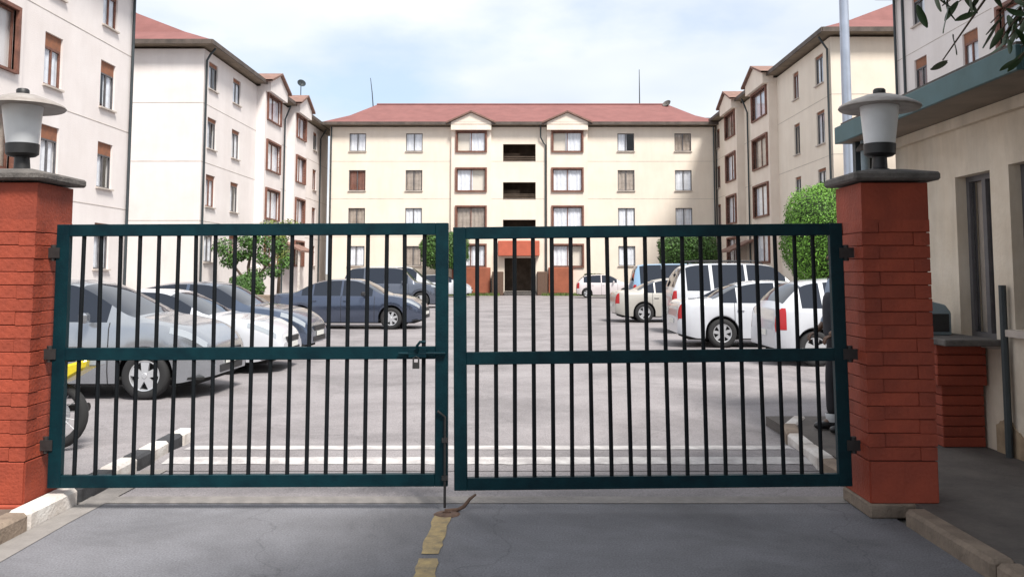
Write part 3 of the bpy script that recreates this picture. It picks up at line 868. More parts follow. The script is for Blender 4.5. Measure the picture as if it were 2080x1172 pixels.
add_window(gh, 1.22, 1.80, 1.02, 2.49, 0.10, 'grey', 0, 'curtain_tan', 1)
add_window(gh, 2.08, 2.85, 1.14, 2.50, 0.10, 'grey', 0, None, 1)
b = MB(); b.tube([(2.0, -0.05, .05), (2.0, -.05, 1.5)], 0.03, 8); b.build('drainpipe', M['pipe'], gh)
b = MB(); b.tube([(0.0, -.33, .05), (0.0, -.33, 3.03)], .045, 10); b.build('porch_post', M['pale_blue'], gh, smooth=True, sharp=50)
b = MB(); b.lathe([(.001, .09), (.05, .075), (.085, .03), (.09, 0), (.001, 0)], 14, (0.0, -.33, 2.92)); b.build('post_cap', M['concrete'], gh, smooth=True)
b = MB(); b.box(-.16, -.08, -.40, -.2, .05, 3.03); b.build('corner_post', M['pipe'], gh)
# counter under the first window
ct = tag(empty('counter', (3.9, 7.45, 0)), 'red brick counter with a concrete shelf under the guardhouse window', 'counter')
b = MB(); b.box(-.36, .12, -.38, .62, .99, 1.045); b.build('shelf', M['concrete'], ct, bevel=.008)
for k in range(10):
    wd = 0.0 if k < 6 else .06
    b = MB(); b.box(-.24 - wd, .13, -.05 - wd, .5 + wd, .098 + k * .089, .098 + k * .089 + .083); b.build('brick_course', M['brick'], ct, bevel=.006)
b = MB(); b.box(-.20, .12, -.02, .46, .098, .985); b.build('core', M['mortar'], ct)
bx = tag(empty('counter_box', (3.72, 7.75, 1.046)), 'grey hooded box with a dark opening on the counter shelf', 'box')
b = MB()
pr = [(-.15, 0), (.15, 0), (.15, .20), (.10, .27), (-.02, .30), (-.13, .27), (-.15, .2)]
b.add([(x, -.16, z) for x, z in pr] + [(x, .16, z) for x, z in pr], [tuple(range(7)), tuple(reversed(range(7, 14)))] + [((i + 1) % 7, i, i + 7, (i + 1) % 7 + 7) for i in range(7)])
b.build('shell', M['pale_blue'], bx, bevel=.01)
b = MB(); b.box(-.10, .12, -.175, -.158, .03, .19); b.build('opening', M['black'], bx)

# tall steel pole behind the guardhouse
pl = tag(empty('steel_pole', (4.72, 12.0, 0)), 'tall blue grey steel pole rising behind the right gate lamp', 'pole')
b = MB(); b.lathe([(.001, 8.4), (.058, 8.4), (.066, 5), (.075, .3), (.075, .0)], 18); b.build('shaft', M['steel'], pl, smooth=True, sharp=40)
b = MB(); b.lathe([(.001, .04), (.2, .04), (.2, 0)], 18); b.build('base_plate', M['iron'], pl)


# ------------------------------------------------------------------ gate pillars and lamps
def brick_mesh(lx, ly, lz):
    c = 0.004; hy, hz = ly / 2, lz / 2
    pr = [(-hy, -hz + c), (-hy + c, -hz), (hy - c, -hz), (hy, -hz + c), (hy, hz - c), (hy - c, hz), (-hy + c, hz), (-hy, hz - c)]
    b = MB(); b.add([(-lx / 2, y, z) for y, z in pr] + [(lx / 2, y, z) for y, z in pr], [tuple(reversed(range(8))), tuple(range(8, 16))] + [(i, (i + 1) % 8, (i + 1) % 8 + 8, i + 8) for i in range(8)])
    return b.mesh('brick', M['brick'])


BR = brick_mesh(0.3418, 0.108, 0.0850)
BB = brick_mesh(0.2175, 0.05, 0.266)
BT = brick_mesh(0.45, 0.45, 0.272)


def pillar(cx, cy, label, foot='brick'):
    root = tag(empty('gate_pillar', (cx, cy, 0)), label, 'pillar', 'brick gate pillars')
    b = MB(); b.box(-.212, .212, -.212, .212, 0, 2.2); b.build('core', M['mortar'], root)
    fw = .245 if foot == 'brick' else .236
    b = MB(); b.box(-fw, fw, -fw, fw, 0, .095); b.build('footing', M[foot], root, bevel=.012)
    for s, rz in (((0, -1), 0), ((1, 0), PI / 2), ((0, 1), 0), ((-1, 0), PI / 2)):
        for k in (-.109, .109):
            p = (s[0] * .203 + (k if s[0] == 0 else 0), s[1] * .203 + (k if s[1] == 0 else 0), .23)
            link_mesh('brick', BB, root, p, (0, 0, rz))
    z = .37 + .044; c = 0
    while z < 1.92:
        f = 1 if c % 2 else -1
        for q in range(4):
            an = q * PI / 2
            x, y = f * .0575, -.171
            X, Y = x * math.cos(an) - y * math.sin(an), x * math.sin(an) + y * math.cos(an)
            j = random.uniform(-.0015, .002)
            link_mesh('brick', BR, root, (X * (1 + j * 4), Y * (1 + j * 4), z + random.uniform(-.0015, .0015)), (R(random.uniform(-.3, .3)), R(random.uniform(-.25, .25)), an + R(random.uniform(-.3, .3))))
        z += .0885; c += 1
    link_mesh('brick', BT, root, (0, 0, 2.073))
    b = MB(); b.box(-.29, .29, -.29, .29, 2.222, 2.280); cp = b.build('cap', M['concrete'], root, bevel=.014)
    b = MB()
    b.add(((-.27, -.27, 2.281), (.27, -.27, 2.281), (.27, .27, 2.281), (-.27, .27, 2.281), (-.12, -.12, 2.315), (.12, -.12, 2.315), (.12, .12, 2.315), (-.12, .12, 2.315)), ((0, 1, 5, 4), (1, 2, 6, 5), (2, 3, 7, 6), (3, 0, 4, 7), (4, 5, 6, 7)))
    b.build('weathering', M['concrete'], cp)
    return root


pillar(-3.485, 5.83, 'red painted brick gate pillar at the left edge beside the painted kerb')
pillar(2.515, 5.85, 'red painted brick gate pillar on the right in front of the guardhouse', 'kerb_bare')


def lamp(cx, cy, tilt, label):
    root = tag(empty('pillar_lamp', (cx, cy, 2.312)), label, 'lamp', 'lamps on the gate pillars')
    root.rotation_euler = (R(tilt[0]), R(tilt[1]), 0)
    b = MB(); b.lathe([(.07, 0), (.07, .012), (.052, .02), (.048, .09), (.048, .10)], 20); b.build('neck', M['black'], root, smooth=True, sharp=40)
    b = MB(); b.lathe([(.048, .098), (.085, .105), (.104, .12), (.108, .19), (.100, .192)], 26); b.build('cup', M['black'], root, smooth=True, sharp=40)
    b = MB(); b.lathe([(.098, .186), (.103, .20), (.128, .44), (.130, .47)], 28); b.build('shade', M['lamp_white'], root, smooth=True, sharp=50)
    b = MB(); b.lathe([(.131, .455), (.20, .452), (.268, .440), (.275, .448), (.268, .462), (.20, .498), (.10, .535), (.04, .548), (.001, .550)], 32); h = b.build('hat', M['lamp_hat'], root, smooth=True, sharp=60)
    b = MB(); b.lathe([(.042, .545), (.042, .575), (.034, .585), (.001, .587)], 16); b.build('knob', M['black'], h, smooth=True, sharp=40)
    return root


lamp(-3.505, 5.83, (0, -2), 'white mushroom lamp with a grey hat on the left gate pillar')
lamp(2.51, 5.83, (0, 1.5), 'white mushroom lamp with a grey hat on the right gate pillar')


# ------------------------------------------------------------------ the gate
def leaf(label, x_hinge, x_free, z0, z1, first, step, nb, sag):
    s = 1 if x_free > x_hinge else -1
    W = abs(x_free - x_hinge)
    root = tag(empty('gate_leaf', (x_hinge, 5.80, 0)), label, 'gate', 'leaves of the double gate')
    root.rotation_euler = (0, sag, 0)
    X = lambda v: s * v
    sw, rh, d = .088, .082, .05
    zm = (1.005, 1.09)

    def bar(name, a, c, e, f, dd, m, bev):
        b = MB(); xa, xb = sorted((X(a), X(c))); b.box(xa, xb, -dd / 2, dd / 2, e, f); return b.build(name, M[m], root, bevel=bev)
    bar('stile', 0, sw, z0, z1, d, 'gate', .004); bar('stile', W - sw, W, z0, z1, d, 'gate', .004)
    bar('top_rail', sw, W - sw, z1 - rh, z1, d - .004, 'gate', .003)
    bar('middle_rail', sw, W - sw, zm[0], zm[1], d - .004, 'gate', .003)
    bar('bottom_rail', sw, W - sw, z0, z0 + rh, d - .004, 'gate', .003)
    for i in range(nb):
        xx = first + i * step
        dxr = random.uniform(-.007, .007)
        b = MB(); b.tube([(X(xx) + dxr, 0, z0 + rh - .01), (X(xx) - dxr, 0, z1 - rh + .01)], .0145, 8); b.build('bar', M['bar'], root, smooth=True, sharp=60)
    for z in (1.74, 1.05, .44):
        b = MB(); b.tube([(X(-.022), -.01, z - .055), (X(-.022), -.01, z + .055)], .020, 10); b.box(*sorted((X(-.07), X(.03))), -.034, -.027, z - .035, z + .035); b.build('hinge', M['iron'], root)
    return root, X, W


gl, XL, WL = leaf('left leaf of the dark green barred gate, with the latch', -3.205, -0.500, .155, 1.935, .175, .1312, 19, R(-.25))
gr_, XR, WR = leaf('right leaf of the dark green barred gate, sagging at its free end', 2.235, -0.455, .168, 1.945, .200, .1295, 19, R(-1.0))
gr_.rotation_euler = (0, R(-.62), 0)
# latch and drop bolt on the left leaf, at its free end
b = MB()
xl = XL(WL - .215)
b.box(xl - .05, xl + .07, -.055, -.026, 1.02, 1.075); b.tube([(xl - .12, -.045, 1.045), (xl + .20, -.045, 1.045)], .011, 8)
b.tube([(xl + .01, -.045, 1.045), (xl + .01, -.075, 1.10), (xl + .03, -.075, 1.125), (xl + .07, -.07, 1.125)], .010, 8)
lt = b.build('latch', M['gate'], gl, smooth=True, sharp=40)
b = MB(); b.box(xl - .022, xl + .022, -.065, -.035, .945, .985); b.tube([(xl - .018, -.05, .98), (xl - .018, -.05, 1.015), (xl, -.05, 1.028), (xl + .018, -.05, 1.015), (xl + .018, -.05, .98)], .006, 6); b.build('padlock', M['iron'], lt, smooth=True, sharp=40)
b = MB(); xb_ = XL(WL - .018); b.tube([(xb_, -.038, .02), (xb_, -.038, .62), (xb_ - .05, -.045, .66)], .009, 8)
for z in (.2, .45): b.box(xb_ - .02, xb_ + .02, -.05, -.026, z, z + .03)
b.build('drop_bolt', M['iron'], gl, smooth=True, sharp=40)
b = MB(); b.box(XL(WL - .06) - .012, XL(WL - .06) + .012, .02, .05, .55, .98); b.build('keeper', M['iron'], gl)
# socket plate for the bolt and the bent strap beside it
sk = tag(empty('bolt_socket', (-.50, 5.72, .0)), 'rusty bolt socket with a bent strap in the road under the gate', 'bolt socket')
b = MB(); b.lathe([(.03, .012), (.075, .008), (.09, .001)], 12); b.lathe([(.001, .003), (.03, .003), (.03, .012)], 12); b.build('plate', M['rust'], sk)
b = MB(); b.tube([(-.02, .05, .012), (.07, .06, .014), (.11, .06, .035), (.15, .06, .085), (.19, .06, .115)], [.010, .013, .013, .011, .007], 8); b.build('strap', M['rust'], sk, smooth=True)


# ------------------------------------------------------------------ cars
def interp(P, x):
    if x <= P[0][0]: return P[0][1]
    for i in range(len(P) - 1):
        if x <= P[i + 1][0]:
            x0, y0 = P[i]; x1, y1 = P[i + 1]; t = (x - x0) / (x1 - x0)
            ym = P[i - 1] if i > 0 else (x0 - (x1 - x0), y0); yp = P[i + 2] if i + 2 < len(P) else (x1 + (x1 - x0), y1)
            m0 = (y1 - ym[1]) / (x1 - ym[0]); m1 = (yp[1] - y0) / (yp[0] - x0)
            # limit overshoot
            sl = (y1 - y0) / (x1 - x0)
            lim = lambda q: 0 if q * sl <= 0 else math.copysign(min(abs(q), 3 * abs(sl)), sl)
            m0, m1 = lim(m0), lim(m1); h = x1 - x0
            return (2 * t ** 3 - 3 * t ** 2 + 1) * y0 + (t ** 3 - 2 * t ** 2 + t) * h * m0 + (-2 * t ** 3 + 3 * t ** 2) * y1 + (t ** 3 - t ** 2) * h * m1
    return P[-1][1]


CARS = {
    'sedan': dict(L=4.5, W=1.74, belt=.93, wr=.31, ax=(.95, 3.60), top=[(0, .66), (.03, .86), (.10, .98), (.30, 1.03), (.72, 1.06), (1.25, 1.32), (1.70, 1.42), (2.20, 1.44), (2.65, 1.39), (3.35, 1.02), (3.55, .985), (4.05, .89), (4.32, .76), (4.45, .64), (4.5, .52)],
                  ws=(2.68, 3.34), rwin=(.76, 1.34), sides=[(.98, 1.28), (1.33, 2.12), (2.18, 3.05)], doors=(1.22, 2.15, 3.12)),
    'hatch': dict(L=3.95, W=1.70, belt=.96, wr=.30, ax=(.68, 3.13), top=[(0, .62), (.03, .90), (.10, 1.02), (.26, 1.22), (.52, 1.42), (.95, 1.49), (1.6, 1.52), (2.15, 1.47), (2.95, 1.06), (3.15, 1.01), (3.60, .90), (3.80, .78), (3.91, .66), (3.95, .52)],
                  ws=(2.18, 2.94), rwin=(.16, .50), sides=[(.46, .82), (.90, 1.58), (1.64, 2.62)], doors=(.92, 1.61, 2.66)),
    'suv': dict(L=4.7, W=1.84, belt=1.10, wr=.36, ax=(.90, 3.70), top=[(0, .72), (.03, 1.02), (.08, 1.18), (.22, 1.55), (.45, 1.80), (1.0, 1.87), (2.0, 1.88), (2.75, 1.82), (3.40, 1.24), (3.6, 1.18), (4.35, 1.06), (4.58, .92), (4.67, .76), (4.7, .58)],
                ws=(2.78, 3.38), rwin=(.10, .36), sides=[(.42, 1.05), (1.14, 2.00), (2.07, 3.08)], doors=(1.12, 2.04, 3.12)),
    'van': dict(L=4.6, W=1.70, belt=1.12, wr=.31, ax=(.85, 3.55), top=[(0, .72), (.02, 1.05), (.05, 1.25), (.13, 1.72), (.32, 1.92), (1.0, 1.97), (2.4, 1.98), (3.2, 1.92), (4.05, 1.22), (4.2, 1.12), (4.45, .95), (4.56, .78), (4.6, .56)],
                ws=(3.28, 4.02), rwin=(.06, .24), sides=[(.30, 1.15), (1.25, 2.35), (2.45, 3.55)], doors=(1.2, 2.40, 3.58)),
}


def paint(name, c, metal=0.0, rough=0.3):
    return mat(name, c, rough, metal=metal, coat=0.6, var=0.04, scale=1.5)


WHEELS = {}


def wheel_meshes(r, style):
    k = (r, style)
    if k in WHEELS: return WHEELS[k]
    t = MB(); hw = .095
    t.lathe([(r * .62, -hw * .8), (r * .70, -hw * .95), (r * .90, -hw), (r * .985, -hw * .75), (r, -hw * .3), (r, hw * .3), (r * .985, hw * .75), (r * .90, hw), (r * .70, hw * .95), (r * .62, hw * .8)], 32, axis='y')
    tm = t.mesh('wheel', M['tyre'], smooth=True, sharp=50)
    q = MB()
    q.lathe([(r * .66, -hw * .82), (r * .64, -hw * .9), (r * .60, -hw * .86), (r * .57, -hw * .3)], 30, axis='y')
    q.lathe([(.001, -hw * .25), (r * .6, -hw * .25)][::-1], 30, axis='y', m=1)
    q.lathe([(.001, -hw * .92), (r * .10, -hw * .92), (r * .13, -hw * .82), (r * .13, -hw * .3)][::-1], 14, axis='y')
    ns = {5: 5, 7: 7}[style]
    for i in range(ns):
        a = 2 * PI * i / ns + .3
        ca, sa = math.cos(a), math.sin(a)
        wi, wo = r * .12, r * (.19 if style == 5 else .10)
        P = lambda rad, off, y: (ca * rad - sa * off, y, sa * rad + ca * off)
        q.add((P(r * .1, -wi, -hw * .84), P(r * .1, wi, -hw * .84), P(r * .61, wo, -hw * .80), P(r * .61, -wo, -hw * .80), P(r * .1, -wi, -hw * .4), P(r * .1, wi, -hw * .4), P(r * .61, wo, -hw * .4), P(r * .61, -wo, -hw * .4)),
              ((0, 1, 2, 3), (1, 5, 6, 2), (3, 7, 4, 0)))
    rm = q.mesh('rim', [M['rim'], M['under']], smooth=True, sharp=35)
    WHEELS[k] = (tm, rm); return WHEELS[k]


def car(kind, label, rear, rz, pm, style=5, cat='car', group='cars parked in the courtyard', rails=False, trimc=False):
    """rear = world point (x, y) of the near rear corner on the ground; the car points along local +x"""
    S = CARS[kind]; L, W, wr = S['L'], S['W'], S['wr']; hw = W / 2; ra = wr + .055
    root = tag(empty('parked_' + ('van' if kind == 'van' else 'car'), (0, 0, 0), rz), label, cat, group)
    off = Matrix.Rotation(rz, 3, 'Z') @ Vector((0, hw, 0))
    root.location = (rear[0] + off.x, rear[1] + off.y, 0)
    xs = set(round(L * i / 64, 4) for i in range(65)) | {.012, .03, .06, L - .012, L - .03, L - .06}
    for a in S['ax']:
        for k in range(-8, 9): xs.add(round(a + ra * math.sin(k / 8 * PI / 2), 4))
        xs |= {round(a - ra - .004, 4), round(a + ra + .004, 4)}
    for a, c in [S['ws'], S['rwin']] + S['sides']: xs |= {a, c}
    for d_ in S['doors']: xs |= {round(d_ - .006, 4), round(d_ + .006, 4)}
    xs |= {round(.26, 4), round(L - .52, 4), round(L - .10, 4)}
    xs = sorted(xs)
    xs = [x for i, x in enumerate(xs) if i == 0 or x - xs[i - 1] > .0015]

    def ring(x, out=0.0):
        tp = interp(S['top'], x)
        e = 1.0
        df, dr = L - x, x
        if df < .75: e -= .30 * ((.75 - df) / .75) ** 2.4
        if dr < .45: e -= .16 * ((.45 - dr) / .45) ** 2.2
        hwx = hw * e + out
        zb = .20 + (.08 * max(0, (.4 - df) / .4) if df < .4 else 0) + (.10 * max(0, (.4 - dr) / .4) if dr < .4 else 0)
        for a in S['ax']:
            dx_ = abs(x - a)
            if dx_ <= ra + 1e-4: zb = max(zb, wr + math.sqrt(max(0, ra * ra - dx_ * dx_)))
        bl = min(S['belt'] + .035 * (1 - x / L), tp - .035)
        z1 = max(zb + .02, .36); z2 = max(z1 + .03, min(.62, bl - .12)); z3 = max(z2 + .02, bl - .08); z4 = max(z3 + .015, bl)
        cab = max(0, tp - z4)
        y5 = max(hwx * .55, hwx - .055 - cab * .40)
        if cab < .18: y5 = hwx - .055 - .12 * (1 - cab / .18) * 0.6 - cab * .4
        z5 = tp - min(.05, cab * .35)
        o2 = out
        pts = [(hwx - .035, zb), (hwx - .005, z1), (hwx, z2), (hwx - .012, z3), (hwx - .045, z4), (y5, z5 + o2), (y5 * .82, tp - min(.022, cab * .16) + o2), (y5 * .45, tp - .004 + o2), (0, tp + o2)]
        return [(x, -y, z) for (y, z) in pts] + [(x, y, z) for (y, z) in reversed(pts[:-1])]
    rings = [ring(x) for x in xs]; nr = len(rings[0])

    def face_kind(i, j):
        xm = (xs[i] + xs[i + 1]) / 2
        jj = j if j < nr // 2 else nr - 2 - j
        if jj >= 5 and S['ws'][0] < xm < S['ws'][1]: return 'ws'
        if jj >= 5 and S['rwin'][0] < xm < S['rwin'][1]: return 'rw'
        if jj == 4:
            for k, (a, c) in enumerate(S['sides']):
                if a < xm < c: return ('s', k, j < nr // 2)
        return 'b'
    parts = {}
    for i in range(len(xs) - 1):
        for j in range(nr - 1):
            parts.setdefault(face_kind(i, j), []).append((i, j))
    V = [p for r_ in rings for p in r_]

    def sub(faces, name, m, par, ringsrc=None, smooth=True):
        src = ringsrc or V; mp = {}; vv = []; ff = []
        for (i, j) in faces:
            f = []
            for q in (i * nr + j, (i + 1) * nr + j, (i + 1) * nr + j + 1, i * nr + j + 1):
                if q not in mp: mp[q] = len(vv); vv.append(src[q])
                f.append(mp[q])
            ff.append(tuple(f))
        b = MB(); b.add(vv, ff)
        return b, b.build(name, m, par, smooth=smooth, sharp=38) if name != 'body' else None
    bb, _ = sub(parts['b'], 'body', None, None)
    b = len(bb.v)
    for r_, flip in ((rings[0], True), (rings[-1], False)):
        bb.add(r_, (tuple(reversed(range(nr))) if not flip else tuple(range(nr)),))
    body = bb.build('body', pm, root, smooth=True, sharp=40)
    V2 = [p for x in xs for p in ring(x, .004)]
    sub(parts['ws'], 'windscreen', M['car_glass'], root); sub(parts['rw'], 'rear_window', M['car_glass'], root)
    for k, fl in parts.items():
        if isinstance(k, tuple): sub(fl, 'side_window', M['car_glass'], root)
    idx = lambda a, c: [i for i in range(len(xs) - 1) if a - 1e-4 <= xs[i] and xs[i + 1] <= c + 1e-4]
    for side in (0, 1):
        jm = lambda j: j if side == 0 else nr - 2 - j
        sub([(i, jm(j)) for i in idx(.012, .20) for j in (2, 3)], 'tail_light', M['lamp_red'], root, V2)
        sub([(i, jm(j)) for i in idx(L - .52, L - .10) for j in (3,)], 'headlight', M['lamp_clear'], root, V2)
        for d_ in S['doors']:
            sub([(i, jm(j)) for i in idx(d_ - .0062, d_ + .0062) for j in (0, 1, 2, 3)], 'door_gap', M['trim'], body, V2)
    # grille, bumper inset, number plates, mirrors, handles
    g = MB(); g.box(L - .03, L + .012, -hw * .42, hw * .42, .50, .60); g.box(L - .03, L + .012, -hw * .5, hw * .5, .30, .40); g.build('grille', M['trim'], root, bevel=.008)
    g = MB(); g.box(L + .010, L + .024, -.24, .24, .405, .49); g.build('number_plate', M['plate'], root)
    g = MB(); g.box(-.016, -.002, -.25, .25, .50, .60); g.build('number_plate', M['plate'], root)
    for s in (-1, 1):
        xm = S['sides'][-1][1] - .22
        g = MB(); g.box(xm - .06, xm + .05, s * (hw + .02) - (.0 if s > 0 else .14), s * (hw + .02) + (.14 if s > 0 else 0), S['belt'] + .01, S['belt'] + .14); g.build('mirror', M['trim'] if trimc else pm, root, bevel=.03)
        for d_ in S['doors'][:2]:
            g = MB(); ya, yb = sorted((s * (hw - .01), s * (hw + .018))); g.box(d_ + .06, d_ + .21, ya, yb, S['belt'] - .14, S['belt'] - .11); g.build('door_handle', pm, root, bevel=.006)
    g = MB(); g.box(.25, L - .25, -hw + .22, hw - .22, .16, .60); g.box(.12, L - .12, -hw + .1, hw - .1, .24, .27)
    for a in S['ax']: g.box(a - .3, a + .3, -hw + .20, hw - .20, .3, wr + ra)
    g.build('underbody', M['under'], root)
    tm, rm = wheel_meshes(wr, style)
    for a in S['ax']:
        for s in (-1, 1):
            wo = link_mesh('wheel', tm, root, (a, s * (hw - .105), wr), (0, 0, 0 if s < 0 else PI)); link_mesh('rim', rm, wo)
    if rails:
        for s in (-1, 1):
            g = MB(); z = 1.93; y = s * (hw - .42); g.tube([(.5, y, 1.84), (.62, y, z), (2.4, y, z), (2.55, y, 1.85)], .018, 8); g.build('roof_rail', M['trim'], root, smooth=True)
    return root


P_silver = paint('paint_silver', (0.36, 0.38, 0.41), .75, .22)
P_white = paint('paint_white', (0.50, 0.515, 0.55), 0, .15)
P_navy = paint('paint_navy', (0.085, 0.105, 0.155), .7, .16)
P_blue = paint('paint_grey_blue', (0.10, 0.13, 0.19), .7, .18)
P_grey = paint('paint_dark_grey', (0.12, 0.135, 0.17), .7, .18)
P_cream = paint('paint_cream', (0.38, 0.365, 0.335), 0, .3)
P_sky = paint('paint_light_blue', (0.20, 0.33, 0.47), 0, .35)
P_pink = paint('paint_pale', (0.58, 0.53, 0.54), 0, .3)

# left row, noses towards the aisle; rear corner given
car('hatch', 'silver car nearest the gate on the left with five spoke alloy wheels', (-3.98 - 3.95, 10.75), 0, P_silver, 5)
low_car = car('sedan', 'low white car between the silver car and the dark blue grey saloon, left row', (-3.86 - 4.5, 13.35), R(1), P_white, 7)
low_car.scale = (1, 1, 0.93)
car('sedan', 'dark blue grey saloon third from the gate in the left row', (-3.98 - 4.5, 15.75), R(-1), P_blue, 7)
car('sedan', 'dark blue saloon seen side on beyond the left row', (-7.35, 24.3), R(-3), P_navy, 7, trimc=True)
car('suv', 'dark grey estate parked beyond the dark blue saloon', (-8.35, 38.6), R(2), P_grey, 5)
car('van', 'white van parked behind the dark grey estate', (-9.4, 46.5), 0, P_white, 5, 'van')
car('hatch', 'white car at the far left by the entrance of the back block', (-7.35, 56.5), 0, P_white, 5)
# right row, tails towards the aisle
car('hatch', 'white hatchback nearest the gate on the right behind the standing person', (4.40, 14.55), R(1), P_white, 5)
car('sedan', 'white saloon with large red tail lamp, second in the right row', (3.38, 18.2), R(-1), P_white, 7)
car('suv', 'white off roader with roof rails behind the white saloon in the right row', (3.98, 22.3), 0, P_white, 5, rails=True)
car('sedan', 'cream saloon with its tail to the aisle, beyond the white cars', (3.05, 27.4), R(2), P_cream, 5)
car('van', 'light blue van behind the cream saloon', (4.3, 32.5), 0, P_sky, 5, 'van')
car('hatch', 'pale pinkish car at the far right near the entrance', (3.55, 54.5), R(-2), P_pink, 5)

# ------------------------------------------------------------------ motorcycle behind the left pillar
mc = tag(empty('motorcycle', (-5.54, 7.75, 0), PI), 'black motorcycle with a yellow tail panel half hidden behind the left pillar', 'motorcycle')
MY = mat('moto_yellow', (0.62, 0.50, 0.02), .35, var=.1, scale=6, coat=.5)
MBL = mat('moto_blue', (0.10, 0.16, 0.30), .35, coat=.5)


def moto_wheel(x):
    b = MB()
    n, k, Rm, rm_ = 30, 8, .265, .045
    for i in range(n):
        a = 2 * PI * i / n
        for j in range(k):
            c = 2 * PI * j / k; rr_ = Rm + rm_ * math.cos(c)
            b.v.append((x + rr_ * math.cos(a), rm_ * 1.1 * math.sin(c), .31 + rr_ * math.sin(a)))
    for i in range(n):
        for j in range(k):
            b.f.append((i * k + j, i * k + (j + 1) % k, ((i + 1) % n) * k + (j + 1) % k, ((i + 1) % n) * k + j)); b.mi.append(0)
    o = b.build('wheel', M['tyre'], mc, smooth=True)
    q = MB(); q.lathe([(.235, -.03), (.225, 0), (.235, .03)], 28, (x, 0, .31), 'y'); q.lathe([(.001, -.06), (.04, -.06), (.04, .06), (.001, .06)], 12, (x, 0, .31), 'y')
    for i in range(16):
        a = 2 * PI * i / 16; q.tube([(x + .04 * math.cos(a), (-1) ** i * .04, .31 + .04 * math.sin(a)), (x + .23 * math.cos(a + .2), 0, .31 + .23 * math.sin(a + .2))], .003, 4)
    q.lathe([(.06, -.05), (.12, -.052), (.12, -.047), (.06, -.045)], 18, (x, 0, .31), 'y'); q.build('spokes', M['rim'], o, smooth=True, sharp=40)


moto_wheel(0); moto_wheel(-1.28)
b = MB()
for s in (-.09, .09): b.tube([(0, s, .31), (-.30, s, .98)], .022, 8)
b.tube([(-.28, -.33, 1.06), (-.33, -.2, 1.05), (-.30, 0, .98), (-.33, .2, 1.05), (-.28 - .1, .33, 1.06)], .013, 8); b.build('fork', M['rim'], mc, smooth=True)
b = MB(); b.tube([(-.28, 0, .95), (-.6, 0, .5), (-.85, 0, .45), (-1.28, 0, .31)], .03, 8); b.tube([(-.28, 0, .92), (-.8, 0, .78), (-1.45, 0, .82)], .025, 8); b.tube([(-.8, 0, .78), (-.85, 0, .45)], .025, 8); b.build('frame', M['iron'], mc, smooth=True)
b = MB(); b.box(-.85, -.5, -.13, .13, .3, .6); b.lathe([(.001, -.17), (.11, -.16), (.11, .16), (.001, .17)], 16, (-.72, 0, .42), 'y'); b.tube([(-.55, -.13, .42), (-.62, -.16, .3), (-1.5, -.18, .36)], [.025, .025, .04], 8); b.build('engine', M['iron'], mc, smooth=True, sharp=40)
b = MB(); b.box(-.78, -.36, -.13, .13, .80, 1.0); b.build('tank', MBL, mc, bevel=.05)
b = MB(); b.box(-1.5, -.78, -.12, .12, .84, .92); b.build('seat', M['black'], mc, bevel=.03)
b = MB()
for i in range(9):
    a0, a1 = R(25 + i * 15), R(40 + i * 15)
    b.quad((.345 * math.cos(a0), -.07, .31 + .345 * math.sin(a0)), (.345 * math.cos(a1), -.07, .31 + .345 * math.sin(a1)), (.345 * math.cos(a1), .07, .31 + .345 * math.sin(a1)), (.345 * math.cos(a0), .07, .31 + .345 * math.sin(a0)))
b.build('mudguard', M['black'], mc, smooth=True)
b = MB()
pr = [(-1.62, .83), (-1.60, .74), (-1.40, .62), (-1.16, .52), (-.82, .52), (-.82, .64), (-1.15, .66), (-1.36, .76)]
b.add([(x, -.13, z) for x, z in pr] + [(x, .13, z) for x, z in pr], [tuple(reversed(range(8))), tuple(range(8, 16))] + [(i, (i + 1) % 8, (i + 1) % 8 + 8, i + 8) for i in range(8)])
b.build('tail_panel', MY, mc, bevel=.02)
b = MB(); b.box(-1.70, -1.60, -.06, .06, .76, .83); b.build('tail_lamp', M['lamp_clear'], mc, bevel=.01)
b = MB(); b.lathe([(.001, .05), (.06, .04), (.075, 0), (.06, -.06), (.001, -.08)], 16); h_ = b.build('headlight', M['lamp_clear'], mc, smooth=True); h_.location = (.14, 0, .96); h_.rotation_euler = (0, PI / 2, 0)
for s in (-1, 1):
    b = MB(); b.tube([(-.3, s * .25, 1.05), (-.22, s * .3, 1.2)], .008, 6); b.box(-.26, -.23, s * .3 - .05, s * .3 + .05, 1.18, 1.27); b.build('mirror', M['black'], mc)


# ------------------------------------------------------------------ person behind the right end of the gate
def skin_obj(name, verts, edges, radii, m, parent, root_i=0, sub=2):
    me = bpy.data.meshes.new(name); me.from_pydata(verts, edges, []); me.materials.append(m)
    o = link_mesh(name, me, parent)
    sk_ = o.modifiers.new('skin', 'SKIN')
    d = me.skin_vertices[0].data
    for i, r_ in enumerate(radii): d[i].radius = r_ if isinstance(r_, tuple) else (r_, r_)
    d[root_i].use_root = True
    sk_.use_smooth_shade = True
    s_ = o.modifiers.new('sub', 'SUBSURF'); s_.levels = sub; s_.render_levels = sub
    return o


SKIN = mat('skin', (0.12, 0.065, 0.042), .5, var=.1, scale=8)
TROU = mat('trousers', (0.012, 0.012, 0.016), .85, var=.3, scale=10)
SHIRT = mat('shirt', (0.20, 0.25, 0.33), .85, var=.12, scale=9)
VEST = mat('vest', (0.014, 0.016, 0.024), .8, var=.3, scale=9)
SHOE = mat('shoe', (0.010, 0.010, 0.011), .35)
SOCK = mat('cuff', (0.45, 0.46, 0.47), .9)
